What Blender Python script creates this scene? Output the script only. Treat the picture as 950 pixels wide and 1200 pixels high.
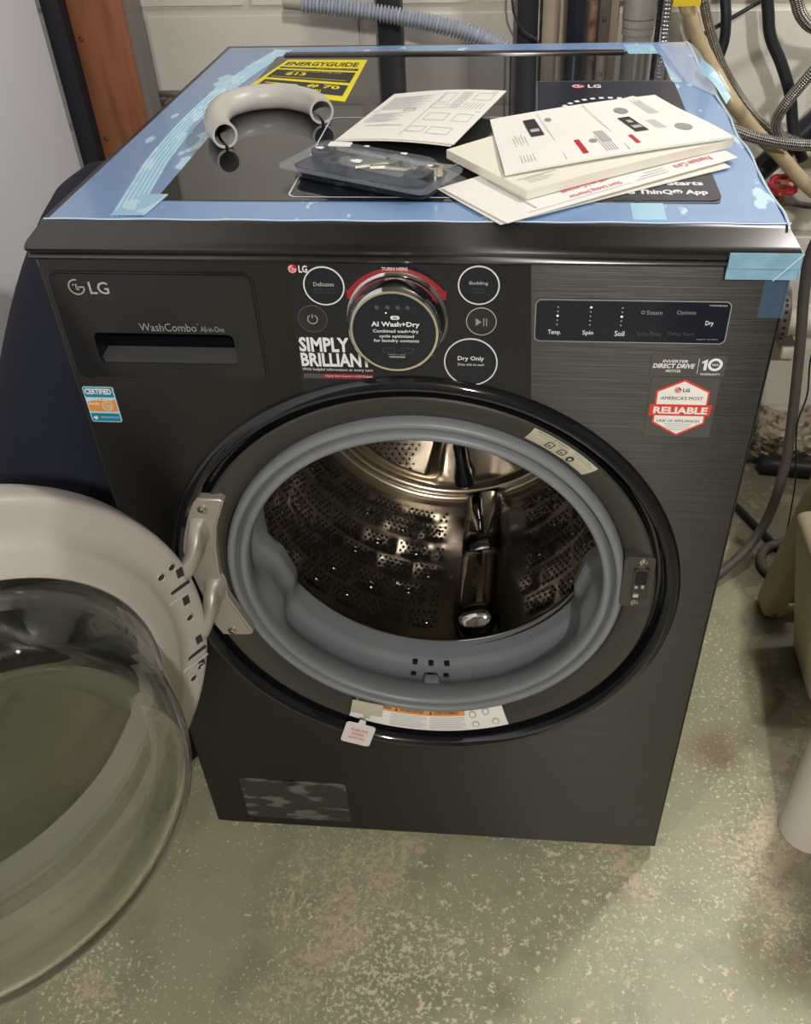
import bpy, bmesh, math, random
from mathutils import Vector, Matrix, Euler
random.seed(7)
PI = math.pi
S = bpy.context.scene
COL = S.collection
for o in list(bpy.data.objects): bpy.data.objects.remove(o)

# ------------------------------------------------------------------ camera
cam = bpy.data.cameras.new('camera'); co = bpy.data.objects.new('camera', cam); COL.objects.link(co)
co.location = (0.106, -0.7682, 1.3117)
co.rotation_euler = (0.8712, 0.0266, 0.0837)
cam.sensor_fit = 'VERTICAL'; cam.sensor_height = 24.0
cam.lens = 1066.3187 * 24.0 / 1200.0
cam.shift_x = -36.642 / 1200.0; cam.shift_y = 9.8527 / 1200.0
cam.clip_start = 0.02
S.camera = co
# ------------------------------------------------------------------ world, exposure, lights
w = bpy.data.worlds.new('world'); S.world = w; w.use_nodes = True
w.node_tree.nodes['Background'].inputs[0].default_value = (0.9, 0.95, 1.0, 1)
w.node_tree.nodes['Background'].inputs[1].default_value = 0.25
S.view_settings.view_transform = 'Standard'; S.view_settings.look = 'None'
S.view_settings.exposure = 0.18; S.view_settings.gamma = 1.0; S.view_settings.use_curve_mapping = False

def light(name, kind, loc, power, size=.1, color=(1, 1, 1), rot=(0, 0, 0), size_y=None):
    l = bpy.data.lights.new(name, kind); o = bpy.data.objects.new(name, l); COL.objects.link(o)
    l.energy = power; l.color = color; o.location = loc; o.rotation_euler = rot
    if kind == 'AREA':
        l.size = size
        if size_y: l.shape = 'RECTANGLE'; l.size_y = size_y
    else: l.shadow_soft_size = size
    return o
ROOM = dict(x0=-0.70, x1=2.3, y0=-3.0, y1=1.05, h=2.35)
LIGHTS = [  # bare ceiling bulbs: location, watts, colour
    ((0.80, 0.55, 2.08), 34, (1.0, .975, .935)),
    ((0.42, -1.75, 2.08), 98, (1.0, .965, .92)),
    ((-1.02, -1.60, 2.08), 58, (1.0, .965, .92)),
]
for i, (p, e, c) in enumerate(LIGHTS):
    light('bulb_light', 'POINT', (p[0], p[1], p[2] - .09), e, .05, c)

# ------------------------------------------------------------------ materials
def lin(c):
    return tuple((x / 255 / 12.92 if x / 255 <= .04045 else ((x / 255 + .055) / 1.055) ** 2.4) for x in c)
def mat(name, col, rough=.5, metal=0., noise=None, bump=None, aniso=0., trans=0., coat=0., alpha=1., spec=.5, ior=1.5, emit=0., bstretch=(1, 1, 1), tangent=None):
    m = bpy.data.materials.new(name); m.use_nodes = True; nt = m.node_tree; b = nt.nodes['Principled BSDF']
    c = (*col, 1); b.inputs['Base Color'].default_value = c
    b.inputs['Roughness'].default_value = rough; b.inputs['Metallic'].default_value = metal
    b.inputs['Transmission Weight'].default_value = trans; b.inputs['Coat Weight'].default_value = coat
    b.inputs['Coat Roughness'].default_value = .04
    b.inputs['Alpha'].default_value = alpha; b.inputs['Specular IOR Level'].default_value = spec; b.inputs['IOR'].default_value = ior
    if emit: b.inputs['Emission Color'].default_value = c; b.inputs['Emission Strength'].default_value = emit
    N = nt.nodes; L = nt.links
    tc = N.new('ShaderNodeTexCoord')
    if noise:
        n = N.new('ShaderNodeTexNoise'); n.inputs['Scale'].default_value = noise[0]; n.inputs['Detail'].default_value = 5
        L.new(tc.outputs['Object'], n.inputs['Vector'])
        mx = N.new('ShaderNodeMix'); mx.data_type = 'RGBA'
        a = noise[1]
        mx.inputs[6].default_value = tuple(max(0, x * (1 - a)) for x in col) + (1,)
        mx.inputs[7].default_value = tuple(min(1, x * (1 + a)) for x in col) + (1,)
        L.new(n.outputs['Fac'], mx.inputs[0]); L.new(mx.outputs[2], b.inputs['Base Color'])
    if bump:
        n = N.new('ShaderNodeTexNoise'); n.inputs['Scale'].default_value = bump[0]; n.inputs['Detail'].default_value = 4
        mp = N.new('ShaderNodeMapping'); mp.inputs['Scale'].default_value = bstretch
        L.new(tc.outputs['Object'], mp.inputs[0]); L.new(mp.outputs[0], n.inputs['Vector'])
        bp = N.new('ShaderNodeBump'); bp.inputs['Strength'].default_value = bump[1]; bp.inputs['Distance'].default_value = .002
        L.new(n.outputs['Fac'], bp.inputs['Height']); L.new(bp.outputs[0], b.inputs['Normal'])
    if aniso:
        b.inputs['Anisotropic'].default_value = aniso; b.inputs['Anisotropic Rotation'].default_value = .25
        t = N.new('ShaderNodeTangent'); t.direction_type = 'RADIAL'; t.axis = tangent or 'Z'
        L.new(t.outputs[0], b.inputs['Tangent'])
    return m

def paint_patch(name, c1, c2, scale, thr, rough=.6, rough2=None, soft=.03, stretch=(1, 1, 1), metal=0, alpha=1., bump=0.):
    """base colour c1 with flecks of c2 where a noise passes a threshold"""
    m = mat(name, c1, rough, metal, alpha=alpha); nt = m.node_tree; N = nt.nodes; L = nt.links; b = N['Principled BSDF']
    tc = N.new('ShaderNodeTexCoord'); mp = N.new('ShaderNodeMapping'); mp.inputs['Scale'].default_value = stretch
    n = N.new('ShaderNodeTexNoise'); n.inputs['Scale'].default_value = scale; n.inputs['Detail'].default_value = 3
    L.new(tc.outputs['Object'], mp.inputs[0]); L.new(mp.outputs[0], n.inputs['Vector'])
    r = N.new('ShaderNodeMapRange'); r.inputs[1].default_value = thr; r.inputs[2].default_value = thr + soft
    L.new(n.outputs['Fac'], r.inputs[0])
    mx = N.new('ShaderNodeMix'); mx.data_type = 'RGBA'; mx.inputs[6].default_value = (*c1, 1); mx.inputs[7].default_value = (*c2, 1)
    L.new(r.outputs[0], mx.inputs[0]); L.new(mx.outputs[2], b.inputs['Base Color'])
    if bump:
        bp = N.new('ShaderNodeBump'); bp.inputs['Strength'].default_value = bump; bp.inputs['Distance'].default_value = .002
        L.new(n.outputs['Fac'], bp.inputs['Height']); L.new(bp.outputs[0], b.inputs['Normal'])
    return m

M = {}
M['steel_black'] = mat('black_stainless', (.084, .081, .078), .31, 1., aniso=1., noise=(5, .08), bump=(26, .22), bstretch=(.05, 1, 45))
M['steel_side'] = mat('dark_side_panel', (.05, .047, .045), .35, .6)
M['trim_metal'] = mat('lid_metal', (.13, .127, .127), .30, 1., aniso=.95)
M['black_plastic'] = mat('black_plastic', (.012, .012, .013), .25)
M['gloss_black'] = mat('gloss_black', (.008, .008, .010), .07, coat=.5)
M['surround'] = mat('door_surround_plastic', (.046, .042, .036), .30)
M['drawer'] = mat('drawer_face', (.020, .020, .021), .14, .2)
M['satin'] = mat('satin_grey', (.10, .10, .10), .35, .3)
M['display'] = mat('display_navy', (.006, .009, .020), .09)
M['band'] = mat('control_film', (.009, .010, .016), .14)
M['glass_top'] = mat('black_glass_top', (.010, .011, .012), .035, spec=.9, ior=1.75)
M['chrome'] = mat('chrome', (.75, .73, .70), .10, 1.)
M['screw'] = mat('screw_metal', (.6, .57, .5), .22, 1.)
M['gasket'] = mat('grey_rubber', lin((126, 129, 132)), .42, noise=(12, .1))
M['gasket_in'] = mat('grey_rubber_inner', lin((116, 120, 124)), .38, noise=(8, .08))
M['drum'] = mat('drum_steel', (.30, .285, .265), .20, 1.)
M['drum_back'] = mat('drum_back_steel', (.62, .54, .43), .24, 1.)
M['drum_rim'] = mat('drum_rim_steel', (.6, .57, .53), .12, 1.)
M['hole'] = mat('perforation', (.004, .004, .004), .6)
M['lifter'] = mat('lifter_steel', (.5, .48, .45), .10, 1.)
M['hinge'] = mat('hinge_casting', lin((176, 168, 158)), .42, .35)
M['ring'] = mat('door_ring_plastic', lin((190, 183, 175)), .40, .0)
M['slot'] = mat('slot_dark', (.03, .028, .025), .6)
M['door_outer'] = mat('tinted_outer_glass', (.011, .014, .009), .2, spec=.25)
M['bowl'] = mat('bowl_glass', (.98, .99, .97), 0.0, trans=1., ior=1.47)
nt_ = M['bowl'].node_tree; tr_ = nt_.nodes.new('ShaderNodeBsdfTransparent'); tr_.inputs[0].default_value = (.98, .99, .97, 1)
mx_ = nt_.nodes.new('ShaderNodeMixShader'); mx_.inputs[0].default_value = .66   # half of the light goes straight through
nt_.links.new(tr_.outputs[0], mx_.inputs[1]); nt_.links.new(nt_.nodes['Principled BSDF'].outputs[0], mx_.inputs[2]); nt_.links.new(mx_.outputs[0], nt_.nodes['Material Output'].inputs[0])
M['white'] = mat('print_white', (.80, .80, .80), .5)
M['grey_print'] = mat('print_grey', (.30, .30, .31), .4)
M['dim_print'] = mat('print_dim', (.075, .078, .09), .4)
M['black_print'] = mat('print_black', (.02, .02, .02), .5)
M['faint_print'] = mat('print_faint', (.45, .45, .45), .6)
M['red'] = mat('print_red', lin((190, 35, 45)), .45)
M['darkred'] = mat('print_dark_red', lin((150, 35, 40)), .45)
M['pink'] = mat('print_pink', lin((214, 110, 130)), .6)
M['orange'] = mat('print_orange', lin((226, 150, 70)), .5)
M['yellow'] = mat('label_yellow', lin((243, 226, 20)), .4)
M['teal'] = mat('label_teal', lin((25, 130, 160)), .4)
M['paleblue'] = mat('label_pale_blue', lin((190, 225, 235)), .4)
M['brightred'] = mat('label_red', lin((222, 66, 48)), .4)
M['navy'] = mat('sticker_navy', lin((24, 32, 52)), .3)
M['cream_label'] = mat('label_cream', lin((205, 200, 180)), .5)
M['clearplate'] = mat('clear_sticker', (.11, .105, .10), .22, .3)
M['led'] = mat('indicator', (.8, .85, .9), .4, emit=.5)
M['paper'] = mat('paper', lin((236, 234, 228)), .7, noise=(4, .02))
M['paper_warm'] = mat('paper_warm', lin((232, 228, 214)), .7)
M['green_print'] = mat('print_green', lin((150, 190, 60)), .5)

def film_mat(name, col, streak, dens=.62, scale=38, stretch=(1, .45, 1), rough=.22):
    m = paint_patch(name, col, streak, scale, dens, rough, stretch=stretch, soft=.03)
    m.node_tree.nodes['Principled BSDF'].inputs['Coat Weight'].default_value = .3
    return m
M['film'] = film_mat('blue_film', lin((128, 160, 204)), lin((188, 222, 240)), .645, 42)
M['film_left'] = film_mat('blue_film_worn', lin((128, 156, 196)), lin((186, 222, 240)), .60, 30)
M['tape'] = film_mat('light_blue_tape', lin((160, 205, 232)), lin((192, 228, 244)), .55, 60)
M['ridge'] = mat('tape_ridge', lin((192, 226, 242)), .3)
M['tape_front'] = mat('blue_tape_translucent', lin((150, 194, 218)), .15, alpha=.62, noise=(60, .3))
M['tape_dark'] = mat('blue_tape_thin', lin((90, 120, 150)), .2, alpha=.26)
M['clear'] = mat('clear_film', (.75, .82, .9), .12, alpha=.35)
M['clear_edge'] = mat('film_edge', lin((200, 222, 238)), .3)

M['clip'] = mat('hose_guide_plastic', lin((196, 193, 186)), .35)
M['pack_clear'] = mat('clear_blister', (.55, .62, .70), .05, alpha=.13, spec=1., ior=1.6)
M['pack_dark'] = mat('blister_smoked', (.035, .045, .065), .12, alpha=.92)
M['brass'] = mat('brassy_metal', (.62, .57, .42), .25, 1., noise=(60, .3))

M['floor'] = None
def floor_mat():
    m = mat('painted_concrete', (.2, .2, .2), .42); nt = m.node_tree; N = nt.nodes; L = nt.links; b = N['Principled BSDF']
    tc = N.new('ShaderNodeTexCoord')
    def noise(scale, det=4, off=(0, 0, 0), rough=.5):
        mp = N.new('ShaderNodeMapping'); mp.inputs['Location'].default_value = off
        L.new(tc.outputs['Object'], mp.inputs[0])
        n = N.new('ShaderNodeTexNoise'); n.inputs['Scale'].default_value = scale; n.inputs['Detail'].default_value = det; n.inputs['Roughness'].default_value = rough
        L.new(mp.outputs[0], n.inputs['Vector']); return n.outputs['Fac']
    def rng(s, a, c, lo=0, hi=1):
        r = N.new('ShaderNodeMapRange'); r.inputs[1].default_value = a; r.inputs[2].default_value = c
        r.inputs[3].default_value = lo; r.inputs[4].default_value = hi; L.new(s, r.inputs[0]); return r.outputs[0]
    def math_(op, a, c):
        r = N.new('ShaderNodeMath'); r.operation = op
        for i, v in enumerate((a, c)):
            if isinstance(v, (int, float)): r.inputs[i].default_value = v
            else: L.new(v, r.inputs[i])
        return r.outputs[0]
    def mix(f, a, c):
        r = N.new('ShaderNodeMix'); r.data_type = 'RGBA'
        if isinstance(a, tuple): r.inputs[6].default_value = (*a, 1)
        else: L.new(a, r.inputs[6])
        if isinstance(c, tuple): r.inputs[7].default_value = (*c, 1)
        else: L.new(c, r.inputs[7])
        L.new(f, r.inputs[0]); return r.outputs[2]
    base = mix(noise(3.2, 5), lin((148, 148, 120)), lin((176, 174, 144)))
    base = mix(rng(noise(11, 4, (3, 1, 0)), .5, .75, 0, .7), base, lin((132, 134, 108)))
    # flaked chips: fine flecks whose density follows a large-scale noise, so they gather in drifts
    big = rng(noise(3.0, 4, (7, 2, 0)), .38, .70, 0, .17)
    fine = rng(math_('ADD', noise(150, 4, (3, 8, 0), .6), rng(noise(4.5, 3, (2, 9, 0)), .35, .65, -.03, .09)), .635, .655)
    base = mix(fine, base, lin((218, 208, 180)))
    chips = rng(math_('ADD', noise(62, 6, (1, 5, 0), .74), big), .68, .70)
    base = mix(chips, base, lin((226, 213, 184)))
    worn = rng(math_('ADD', noise(4.2, 3, (4.3, 8, 0)), math_('MULTIPLY', math_('SUBTRACT', noise(85, 6, (2, 2, 0), .78), .5), 1.1)), .60, .66, 0, .85)
    base = mix(worn, base, lin((204, 187, 156)))
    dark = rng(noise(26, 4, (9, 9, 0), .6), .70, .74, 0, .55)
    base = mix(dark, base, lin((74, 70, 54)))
    # rust stain and the dark unpainted strip towards the right
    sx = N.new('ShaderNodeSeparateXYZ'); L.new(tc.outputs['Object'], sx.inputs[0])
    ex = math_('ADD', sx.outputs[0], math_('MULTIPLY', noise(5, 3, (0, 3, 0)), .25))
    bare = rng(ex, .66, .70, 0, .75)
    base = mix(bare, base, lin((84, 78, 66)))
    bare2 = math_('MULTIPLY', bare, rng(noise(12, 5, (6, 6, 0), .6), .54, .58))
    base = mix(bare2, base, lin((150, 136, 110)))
    dx = math_('POWER', math_('SUBTRACT', sx.outputs[0], .465), 2); dy = math_('POWER', math_('SUBTRACT', sx.outputs[1], .20), 2)
    rs = rng(math_('ADD', math_('SQRT', math_('ADD', dx, dy), 0), math_('MULTIPLY', noise(22, 3), .06)), .10, .045, 0, .55)
    base = mix(rs, base, lin((120, 84, 48)))
    L.new(base, b.inputs['Base Color'])
    bp = N.new('ShaderNodeBump'); bp.inputs['Strength'].default_value = .35; bp.inputs['Distance'].default_value = .002
    L.new(math_('ADD', noise(70, 4), math_('MULTIPLY', chips, -.6)), bp.inputs['Height']); L.new(bp.outputs[0], b.inputs['Normal'])
    L.new(rng(chips, 0, 1, .38, .75), b.inputs['Roughness'])
    return m
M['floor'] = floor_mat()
M['block'] = mat('painted_block', lin((222, 216, 204)), .75, noise=(6, .10), bump=(45, .5))
M['mortar'] = mat('painted_mortar', lin((212, 205, 192)), .8, bump=(60, .5))
M['drywall'] = mat('primed_drywall', lin((222, 221, 226)), .8, noise=(3, .04), bump=(120, .1))
M['far_wall'] = mat('basement_wall', lin((92, 88, 82)), .85, noise=(3, .15))
M['ceil'] = mat('joist_ceiling', lin((84, 80, 74)), .85, noise=(3, .2))
M['wood'] = paint_patch('red_brown_stud', lin((150, 94, 60)), lin((122, 72, 44)), 7, .48, .6, soft=.2, stretch=(6, 6, .7))
M['dark_edge'] = mat('black_edge', lin((22, 24, 34)), .6)
M['grey_edge'] = mat('grey_board_edge', lin((120, 114, 110)), .7)
M['fabric'] = mat('navy_fabric', lin((25, 29, 44)), .95, noise=(9, .2), bump=(260, .6))
M['hose_grey'] = mat('grey_corrugated', lin((168, 174, 186)), .35)
M['cuff'] = mat('hose_cuff', lin((170, 165, 150)), .5)
M['rubber'] = mat('black_rubber', lin((34, 36, 42)), .5)
M['abs'] = mat('abs_pipe', lin((30, 34, 44)), .35, noise=(30, .5))
M['board'] = mat('old_board', lin((176, 162, 140)), .75, noise=(20, .2))
M['rust'] = paint_patch('rusty_pipe', lin((150, 128, 104)), lin((98, 66, 42)), 30, .5, .7, soft=.15)
M['galv'] = mat('galvanised', lin((130, 122, 112)), .45, .6, noise=(40, .3))
M['pvc'] = mat('weathered_pvc', lin((168, 162, 152)), .35, noise=(25, .15))
M['pvc_white'] = paint_patch('white_pvc', lin((206, 198, 180)), lin((168, 156, 132)), 14, .55, .5, soft=.15)
M['tan'] = paint_patch('yellowed_vinyl', lin((188, 170, 136)), lin((140, 124, 96)), 22, .5, .32, soft=.25)
M['yellow_tag'] = mat('yellow_tag', lin((225, 190, 30)), .5)
M['red_handle'] = mat('red_enamel', lin((176, 34, 46)), .3)
M['oldbrass'] = mat('old_brass', lin((140, 110, 74)), .4, .7, noise=(60, .4))
M['tan_plastic'] = mat('tan_plastic', lin((176, 162, 130)), .5)
M['cream'] = mat('cream_plastic', lin((196, 184, 156)), .5, noise=(4, .05))
M['tube_white'] = mat('white_tube', lin((198, 190, 180)), .5)
M['black_rod'] = mat('black_rod', lin((40, 38, 36)), .3, .3)
M['cable'] = mat('grey_conduit', lin((88, 82, 76)), .5)
M['mortar_patch'] = paint_patch('rough_parging', lin((176, 164, 142)), lin((104, 94, 76)), 60, .52, .9, soft=.1, bump=.8)
def braid_mat(name, c1, c2, k=1.):
    m = mat(name, c1, .28, .9); nt = m.node_tree; N = nt.nodes; L = nt.links; b = N['Principled BSDF']
    uv = N.new('ShaderNodeUVMap'); sx = N.new('ShaderNodeSeparateXYZ'); L.new(uv.outputs[0], sx.inputs[0])
    def M2(op, a, c=0):
        r = N.new('ShaderNodeMath'); r.operation = op
        for i, v in enumerate((a, c)):
            if isinstance(v, (int, float)): r.inputs[i].default_value = v
            else: L.new(v, r.inputs[i])
        return r.outputs[0]
    a = M2('MULTIPLY', sx.outputs[0], 2 * PI * 6); c = M2('MULTIPLY', sx.outputs[1], 900 * k)
    h = M2('MULTIPLY', M2('SINE', M2('ADD', a, c)), M2('SINE', M2('SUBTRACT', a, c)))
    mx = N.new('ShaderNodeMix'); mx.data_type = 'RGBA'; mx.inputs[6].default_value = (*c2, 1); mx.inputs[7].default_value = (*c1, 1)
    L.new(M2('ADD', M2('MULTIPLY', h, 1.2), .55), mx.inputs[0]); L.new(mx.outputs[2], b.inputs['Base Color'])
    bp = N.new('ShaderNodeBump'); bp.inputs['Strength'].default_value = .8; bp.inputs['Distance'].default_value = .001
    L.new(h, bp.inputs['Height']); L.new(bp.outputs[0], b.inputs['Normal'])
    return m
M['braid'] = braid_mat('braided_steel', (.75, .73, .70), (.10, .095, .09))
M['braid_dull'] = braid_mat('braided_steel_dull', (.50, .47, .42), (.07, .065, .06))
M['braid_white'] = braid_mat('braided_white', (.80, .80, .80), (.30, .32, .36), .6)

# ------------------------------------------------------------------ mesh builder
class MB:
    def __init__(s): s.v = []; s.f = []; s.m = []; s.sm = []; s.uv = []; s.mats = []
    def mi(s, m):
        if m not in s.mats: s.mats.append(m)
        return s.mats.index(m)
    def add(s, vs, fs, m, smooth=False, T=None, uvs=None):
        b = len(s.v); k = s.mi(m)
        for p in vs:
            p = Vector(p); s.v.append(tuple(T @ p if T is not None else p))
        for i, f in enumerate(fs):
            s.f.append([b + q for q in f]); s.m.append(k); s.sm.append(smooth); s.uv.append(uvs[i] if uvs else None)
        return s
    def box(s, x0, x1, y0, y1, z0, z1, m, T=None, bev=0., seg=2):
        bm = bmesh.new(); bmesh.ops.create_cube(bm, size=1)
        for v in bm.verts: v.co = Vector(((x0 + x1) / 2 + v.co.x * (x1 - x0), (y0 + y1) / 2 + v.co.y * (y1 - y0), (z0 + z1) / 2 + v.co.z * (z1 - z0)))
        if bev: bmesh.ops.bevel(bm, geom=list(bm.edges), offset=bev, segments=seg, affect='EDGES', profile=.5)
        s.frombm(bm, m, T, smooth=bool(bev)); return s
    def frombm(s, bm, m, T=None, smooth=False):
        bm.verts.index_update()
        s.add([v.co.copy() for v in bm.verts], [[v.index for v in f.verts] for f in bm.faces], m, smooth, T); bm.free()
    def prism(s, poly, y0, y1, m, T=None, top=True):
        """polygon (a,b) pairs extruded from y0 (front) to y1 in local XZ; with T for other planes"""
        n = len(poly)
        vs = [(a, y0, b) for a, b in poly] + [(a, y1, b) for a, b in poly]
        fs = [list(range(n)), list(range(2 * n - 1, n - 1, -1))] + [[i, i + n, (i + 1) % n + n, (i + 1) % n] for i in range(n)]
        return s.add(vs, fs, m, False, T)
    def revolve(s, prof, m, n=96, T=None, c=(0, 0, 0), fn=None, closed=False, a0=0, a1=2 * PI):
        """profile [(r, y)...] around the Y axis; fn(theta, k, r, y)->(r, y)"""
        vs = []; K = len(prof); full = abs(a1 - a0 - 2 * PI) < 1e-6; cnt = n if full else n + 1
        for i in range(cnt):
            t = a0 + (a1 - a0) * i / n
            for k, (r, y) in enumerate(prof):
                if fn: r, y = fn(t, k, r, y)
                vs.append((c[0] + r * math.cos(t), c[1] + y, c[2] + r * math.sin(t)))
        fs = []
        for i in range(n):
            j = (i + 1) % cnt
            for k in range(K if closed else K - 1):
                l = (k + 1) % K
                fs.append([i * K + k, j * K + k, j * K + l, i * K + l])
        return s.add(vs, fs, m, True, T)
    def tube(s, pts, r, m, n=14, T=None, cap=True, rf=None, per=6, smooth=True):
        P = spline(pts, per) if per else [Vector(p) for p in pts]
        fr = frames(P); vs = []; L = 0; d = [0]
        for i in range(1, len(P)): L += (P[i] - P[i - 1]).length; d.append(L)
        for i, p in enumerate(P):
            rr = rf(d[i], L) if rf else r
            _, u, v = fr[i]
            for k in range(n):
                a = 2 * PI * k / n; vs.append(p + (u * math.cos(a) + v * math.sin(a)) * rr)
        fs = []; uv = []
        for i in range(len(P) - 1):
            for k in range(n):
                l = (k + 1) % n; fs.append([i * n + k, i * n + l, (i + 1) * n + l, (i + 1) * n + k])
                uv.append([(k / n, d[i]), ((k + 1) / n, d[i]), ((k + 1) / n, d[i + 1]), (k / n, d[i + 1])])
        if cap:
            fs += [list(range(n - 1, -1, -1)), [(len(P) - 1) * n + k for k in range(n)]]; uv += [None, None]
        return s.add(vs, fs, m, smooth, T, uv)
    def disc(s, r, m, n=32, c=(0, 0), y=0., ys=None, T=None, sx=1.):
        """solid disc facing -Y; thickness to ys"""
        return s.prism([(c[0] + sx * r * math.cos(2 * PI * i / n), c[1] + r * math.sin(2 * PI * i / n)) for i in range(n)][::1], y, y + .001 if ys is None else ys, m, T)
    def ring(s, r0, r1, m, c=(0, 0), y=0., y1=.0006, n=48, T=None, a0=0, a1=2 * PI):
        return s.revolve([(r0, y1), (r0, y), (r1, y), (r1, y1)], m, n, T, (c[0], 0, c[1]), a0=a0, a1=a1)
    def text(s, txt, box, m, fn, bold=0., shear=0., res=2):
        """lettering as flat mesh fitted in box (a0,a1,b0,b1); fn(a,b)->Vector"""
        cu = bpy.data.curves.new('t', 'FONT'); cu.body = txt; cu.resolution_u = res; cu.offset = bold; cu.shear = shear
        cu.align_x = 'CENTER'; ob = bpy.data.objects.new('t', cu); me = bpy.data.meshes.new_from_object(ob)
        vs = [v.co.copy() for v in me.vertices]
        if vs:
            x0 = min(v.x for v in vs); x1 = max(v.x for v in vs); y0 = min(v.y for v in vs); y1 = max(v.y for v in vs)
            a0, a1, b0, b1 = box
            s.add([fn(a0 + (v.x - x0) / (x1 - x0) * (a1 - a0), b0 + (v.y - y0) / (y1 - y0) * (b1 - b0)) for v in vs], [list(p.vertices) for p in me.polygons], m)
        bpy.data.objects.remove(ob); bpy.data.curves.remove(cu); bpy.data.meshes.remove(me)
        return s
    def poly(s, pts, m, fn):
        return s.add([fn(a, b) for a, b in pts], [list(range(len(pts)))], m)
    def rect(s, a0, a1, b0, b1, m, fn): return s.poly([(a0, b0), (a1, b0), (a1, b1), (a0, b1)], m, fn)
    def build(s, name, parent=None, loc=None, rot=None, auto=40, mod=None):
        me = bpy.data.meshes.new(name); me.from_pydata(s.v, [], s.f)
        for m in s.mats: me.materials.append(m)
        me.polygons.foreach_set('material_index', s.m); me.polygons.foreach_set('use_smooth', s.sm)
        if any(u for u in s.uv):
            ul = me.uv_layers.new(name='UVMap')
            for p, u in zip(me.polygons, s.uv):
                if u:
                    for li, q in zip(p.loop_indices, u): ul.data[li].uv = q
        me.update(); me.validate()
        if auto and any(s.sm): me.set_sharp_from_angle(angle=math.radians(auto))
        o = bpy.data.objects.new(name, me); COL.objects.link(o)
        if parent: o.parent = parent
        if loc: o.location = loc
        if rot: o.rotation_euler = rot
        return o
def spline(pts, per):
    P = [Vector(p) for p in pts]
    if len(P) < 3:
        a, b = P[0], P[-1]; k = max(per, 2); return [a.lerp(b, i / k) for i in range(k + 1)]
    Q = [P[0] * 2 - P[1]] + P + [P[-1] * 2 - P[-2]]; out = []
    for i in range(1, len(Q) - 2):
        p0, p1, p2, p3 = Q[i - 1:i + 3]
        for j in range(per):
            t = j / per
            out.append(.5 * ((2 * p1) + (p2 - p0) * t + (2 * p0 - 5 * p1 + 4 * p2 - p3) * t * t + (3 * p1 - p0 - 3 * p2 + p3) * t ** 3))
    out.append(P[-1]); return out
def resample(P, step):
    out = [P[0]]; acc = 0
    for a, b in zip(P, P[1:]):
        L = (b - a).length; t = step - acc
        while t <= L and L > 0: out.append(a.lerp(b, t / L)); t += step
        acc = (acc + L) % step
    return out
def frames(P):
    fr = []; u = None
    for i, p in enumerate(P):
        t = (P[min(i + 1, len(P) - 1)] - P[max(i - 1, 0)]).normalized()
        if u is None:
            a = Vector((0, 0, 1)) if abs(t.z) < .9 else Vector((0, 1, 0)); u = (a - t * a.dot(t)).normalized()
        else: u = (u - t * u.dot(t)).normalized()
        fr.append((t, u, t.cross(u)))
    return fr
def rrect(a0, a1, b0, b1, r, n=5):
    out = []
    for cx, cy, s in ((a1 - r, b1 - r, 0), (a0 + r, b1 - r, PI / 2), (a0 + r, b0 + r, PI), (a1 - r, b0 + r, 1.5 * PI)):
        for i in range(n + 1):
            a = s + PI / 2 * i / n; out.append((cx + r * math.cos(a), cy + r * math.sin(a)))
    return out
def empty(name, loc=(0, 0, 0), rot=(0, 0, 0), parent=None):
    o = bpy.data.objects.new(name, None); o.empty_display_size = .05; COL.objects.link(o); o.location = loc; o.rotation_euler = rot
    if parent: o.parent = parent
    return o
def tag(o, label, cat, group=None):
    o['label'] = label; o['category'] = cat
    if group: o['group'] = group
    return o
def struct(o): o['kind'] = 'structure'; return o
def boolcut(o, cutter):
    md = o.modifiers.new('b', 'BOOLEAN'); md.object = cutter; md.operation = 'DIFFERENCE'; md.solver = 'EXACT'
    bpy.context.view_layer.update(); dg = bpy.context.evaluated_depsgraph_get()
    me = bpy.data.meshes.new_from_object(o.evaluated_get(dg)); old = o.data; o.modifiers.clear(); o.data = me
    bpy.data.meshes.remove(old); cm = cutter.data; bpy.data.objects.remove(cutter); bpy.data.meshes.remove(cm)

# ================================================================== SETTING
R = ROOM
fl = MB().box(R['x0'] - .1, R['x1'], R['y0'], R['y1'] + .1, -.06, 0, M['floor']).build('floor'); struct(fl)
ce = MB().box(R['x0'] - .1, R['x1'], R['y0'], R['y1'] + .1, R['h'], R['h'] + .05, M['ceil']).build('ceiling'); struct(ce)
# left wall: painted drywall sheet ending at the stud
wl = MB().box(-.80, -.70, -1.2, .86, 0, R['h'], M['drywall']).build('wall_left'); struct(wl)
wl2 = MB().box(-2.4, -2.3, R['y0'], -1.2, 0, R['h'], M['far_wall']).box(-2.4, -.80, -1.25, -1.2, 0, R['h'], M['far_wall']).box(-2.4, -.7, R['y0'] - .1, R['y0'], 0, R['h'], M['far_wall']).box(-2.4, -.8, R['y0'], -1.2, -.06, 0, M['floor']).box(-2.4, -.8, R['y0'], -1.2, R['h'], R['h'] + .05, M['ceil']).build('wall_alcove'); struct(wl2)
wr = MB().box(R['x1'], R['x1'] + .1, R['y0'], R['y1'] + .1, 0, R['h'], M['far_wall']).build('wall_right'); struct(wr)
wf = MB().box(R['x0'] - .1, R['x1'], R['y0'] - .1, R['y0'], 0, R['h'], M['far_wall']).build('wall_front'); struct(wf)
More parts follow.
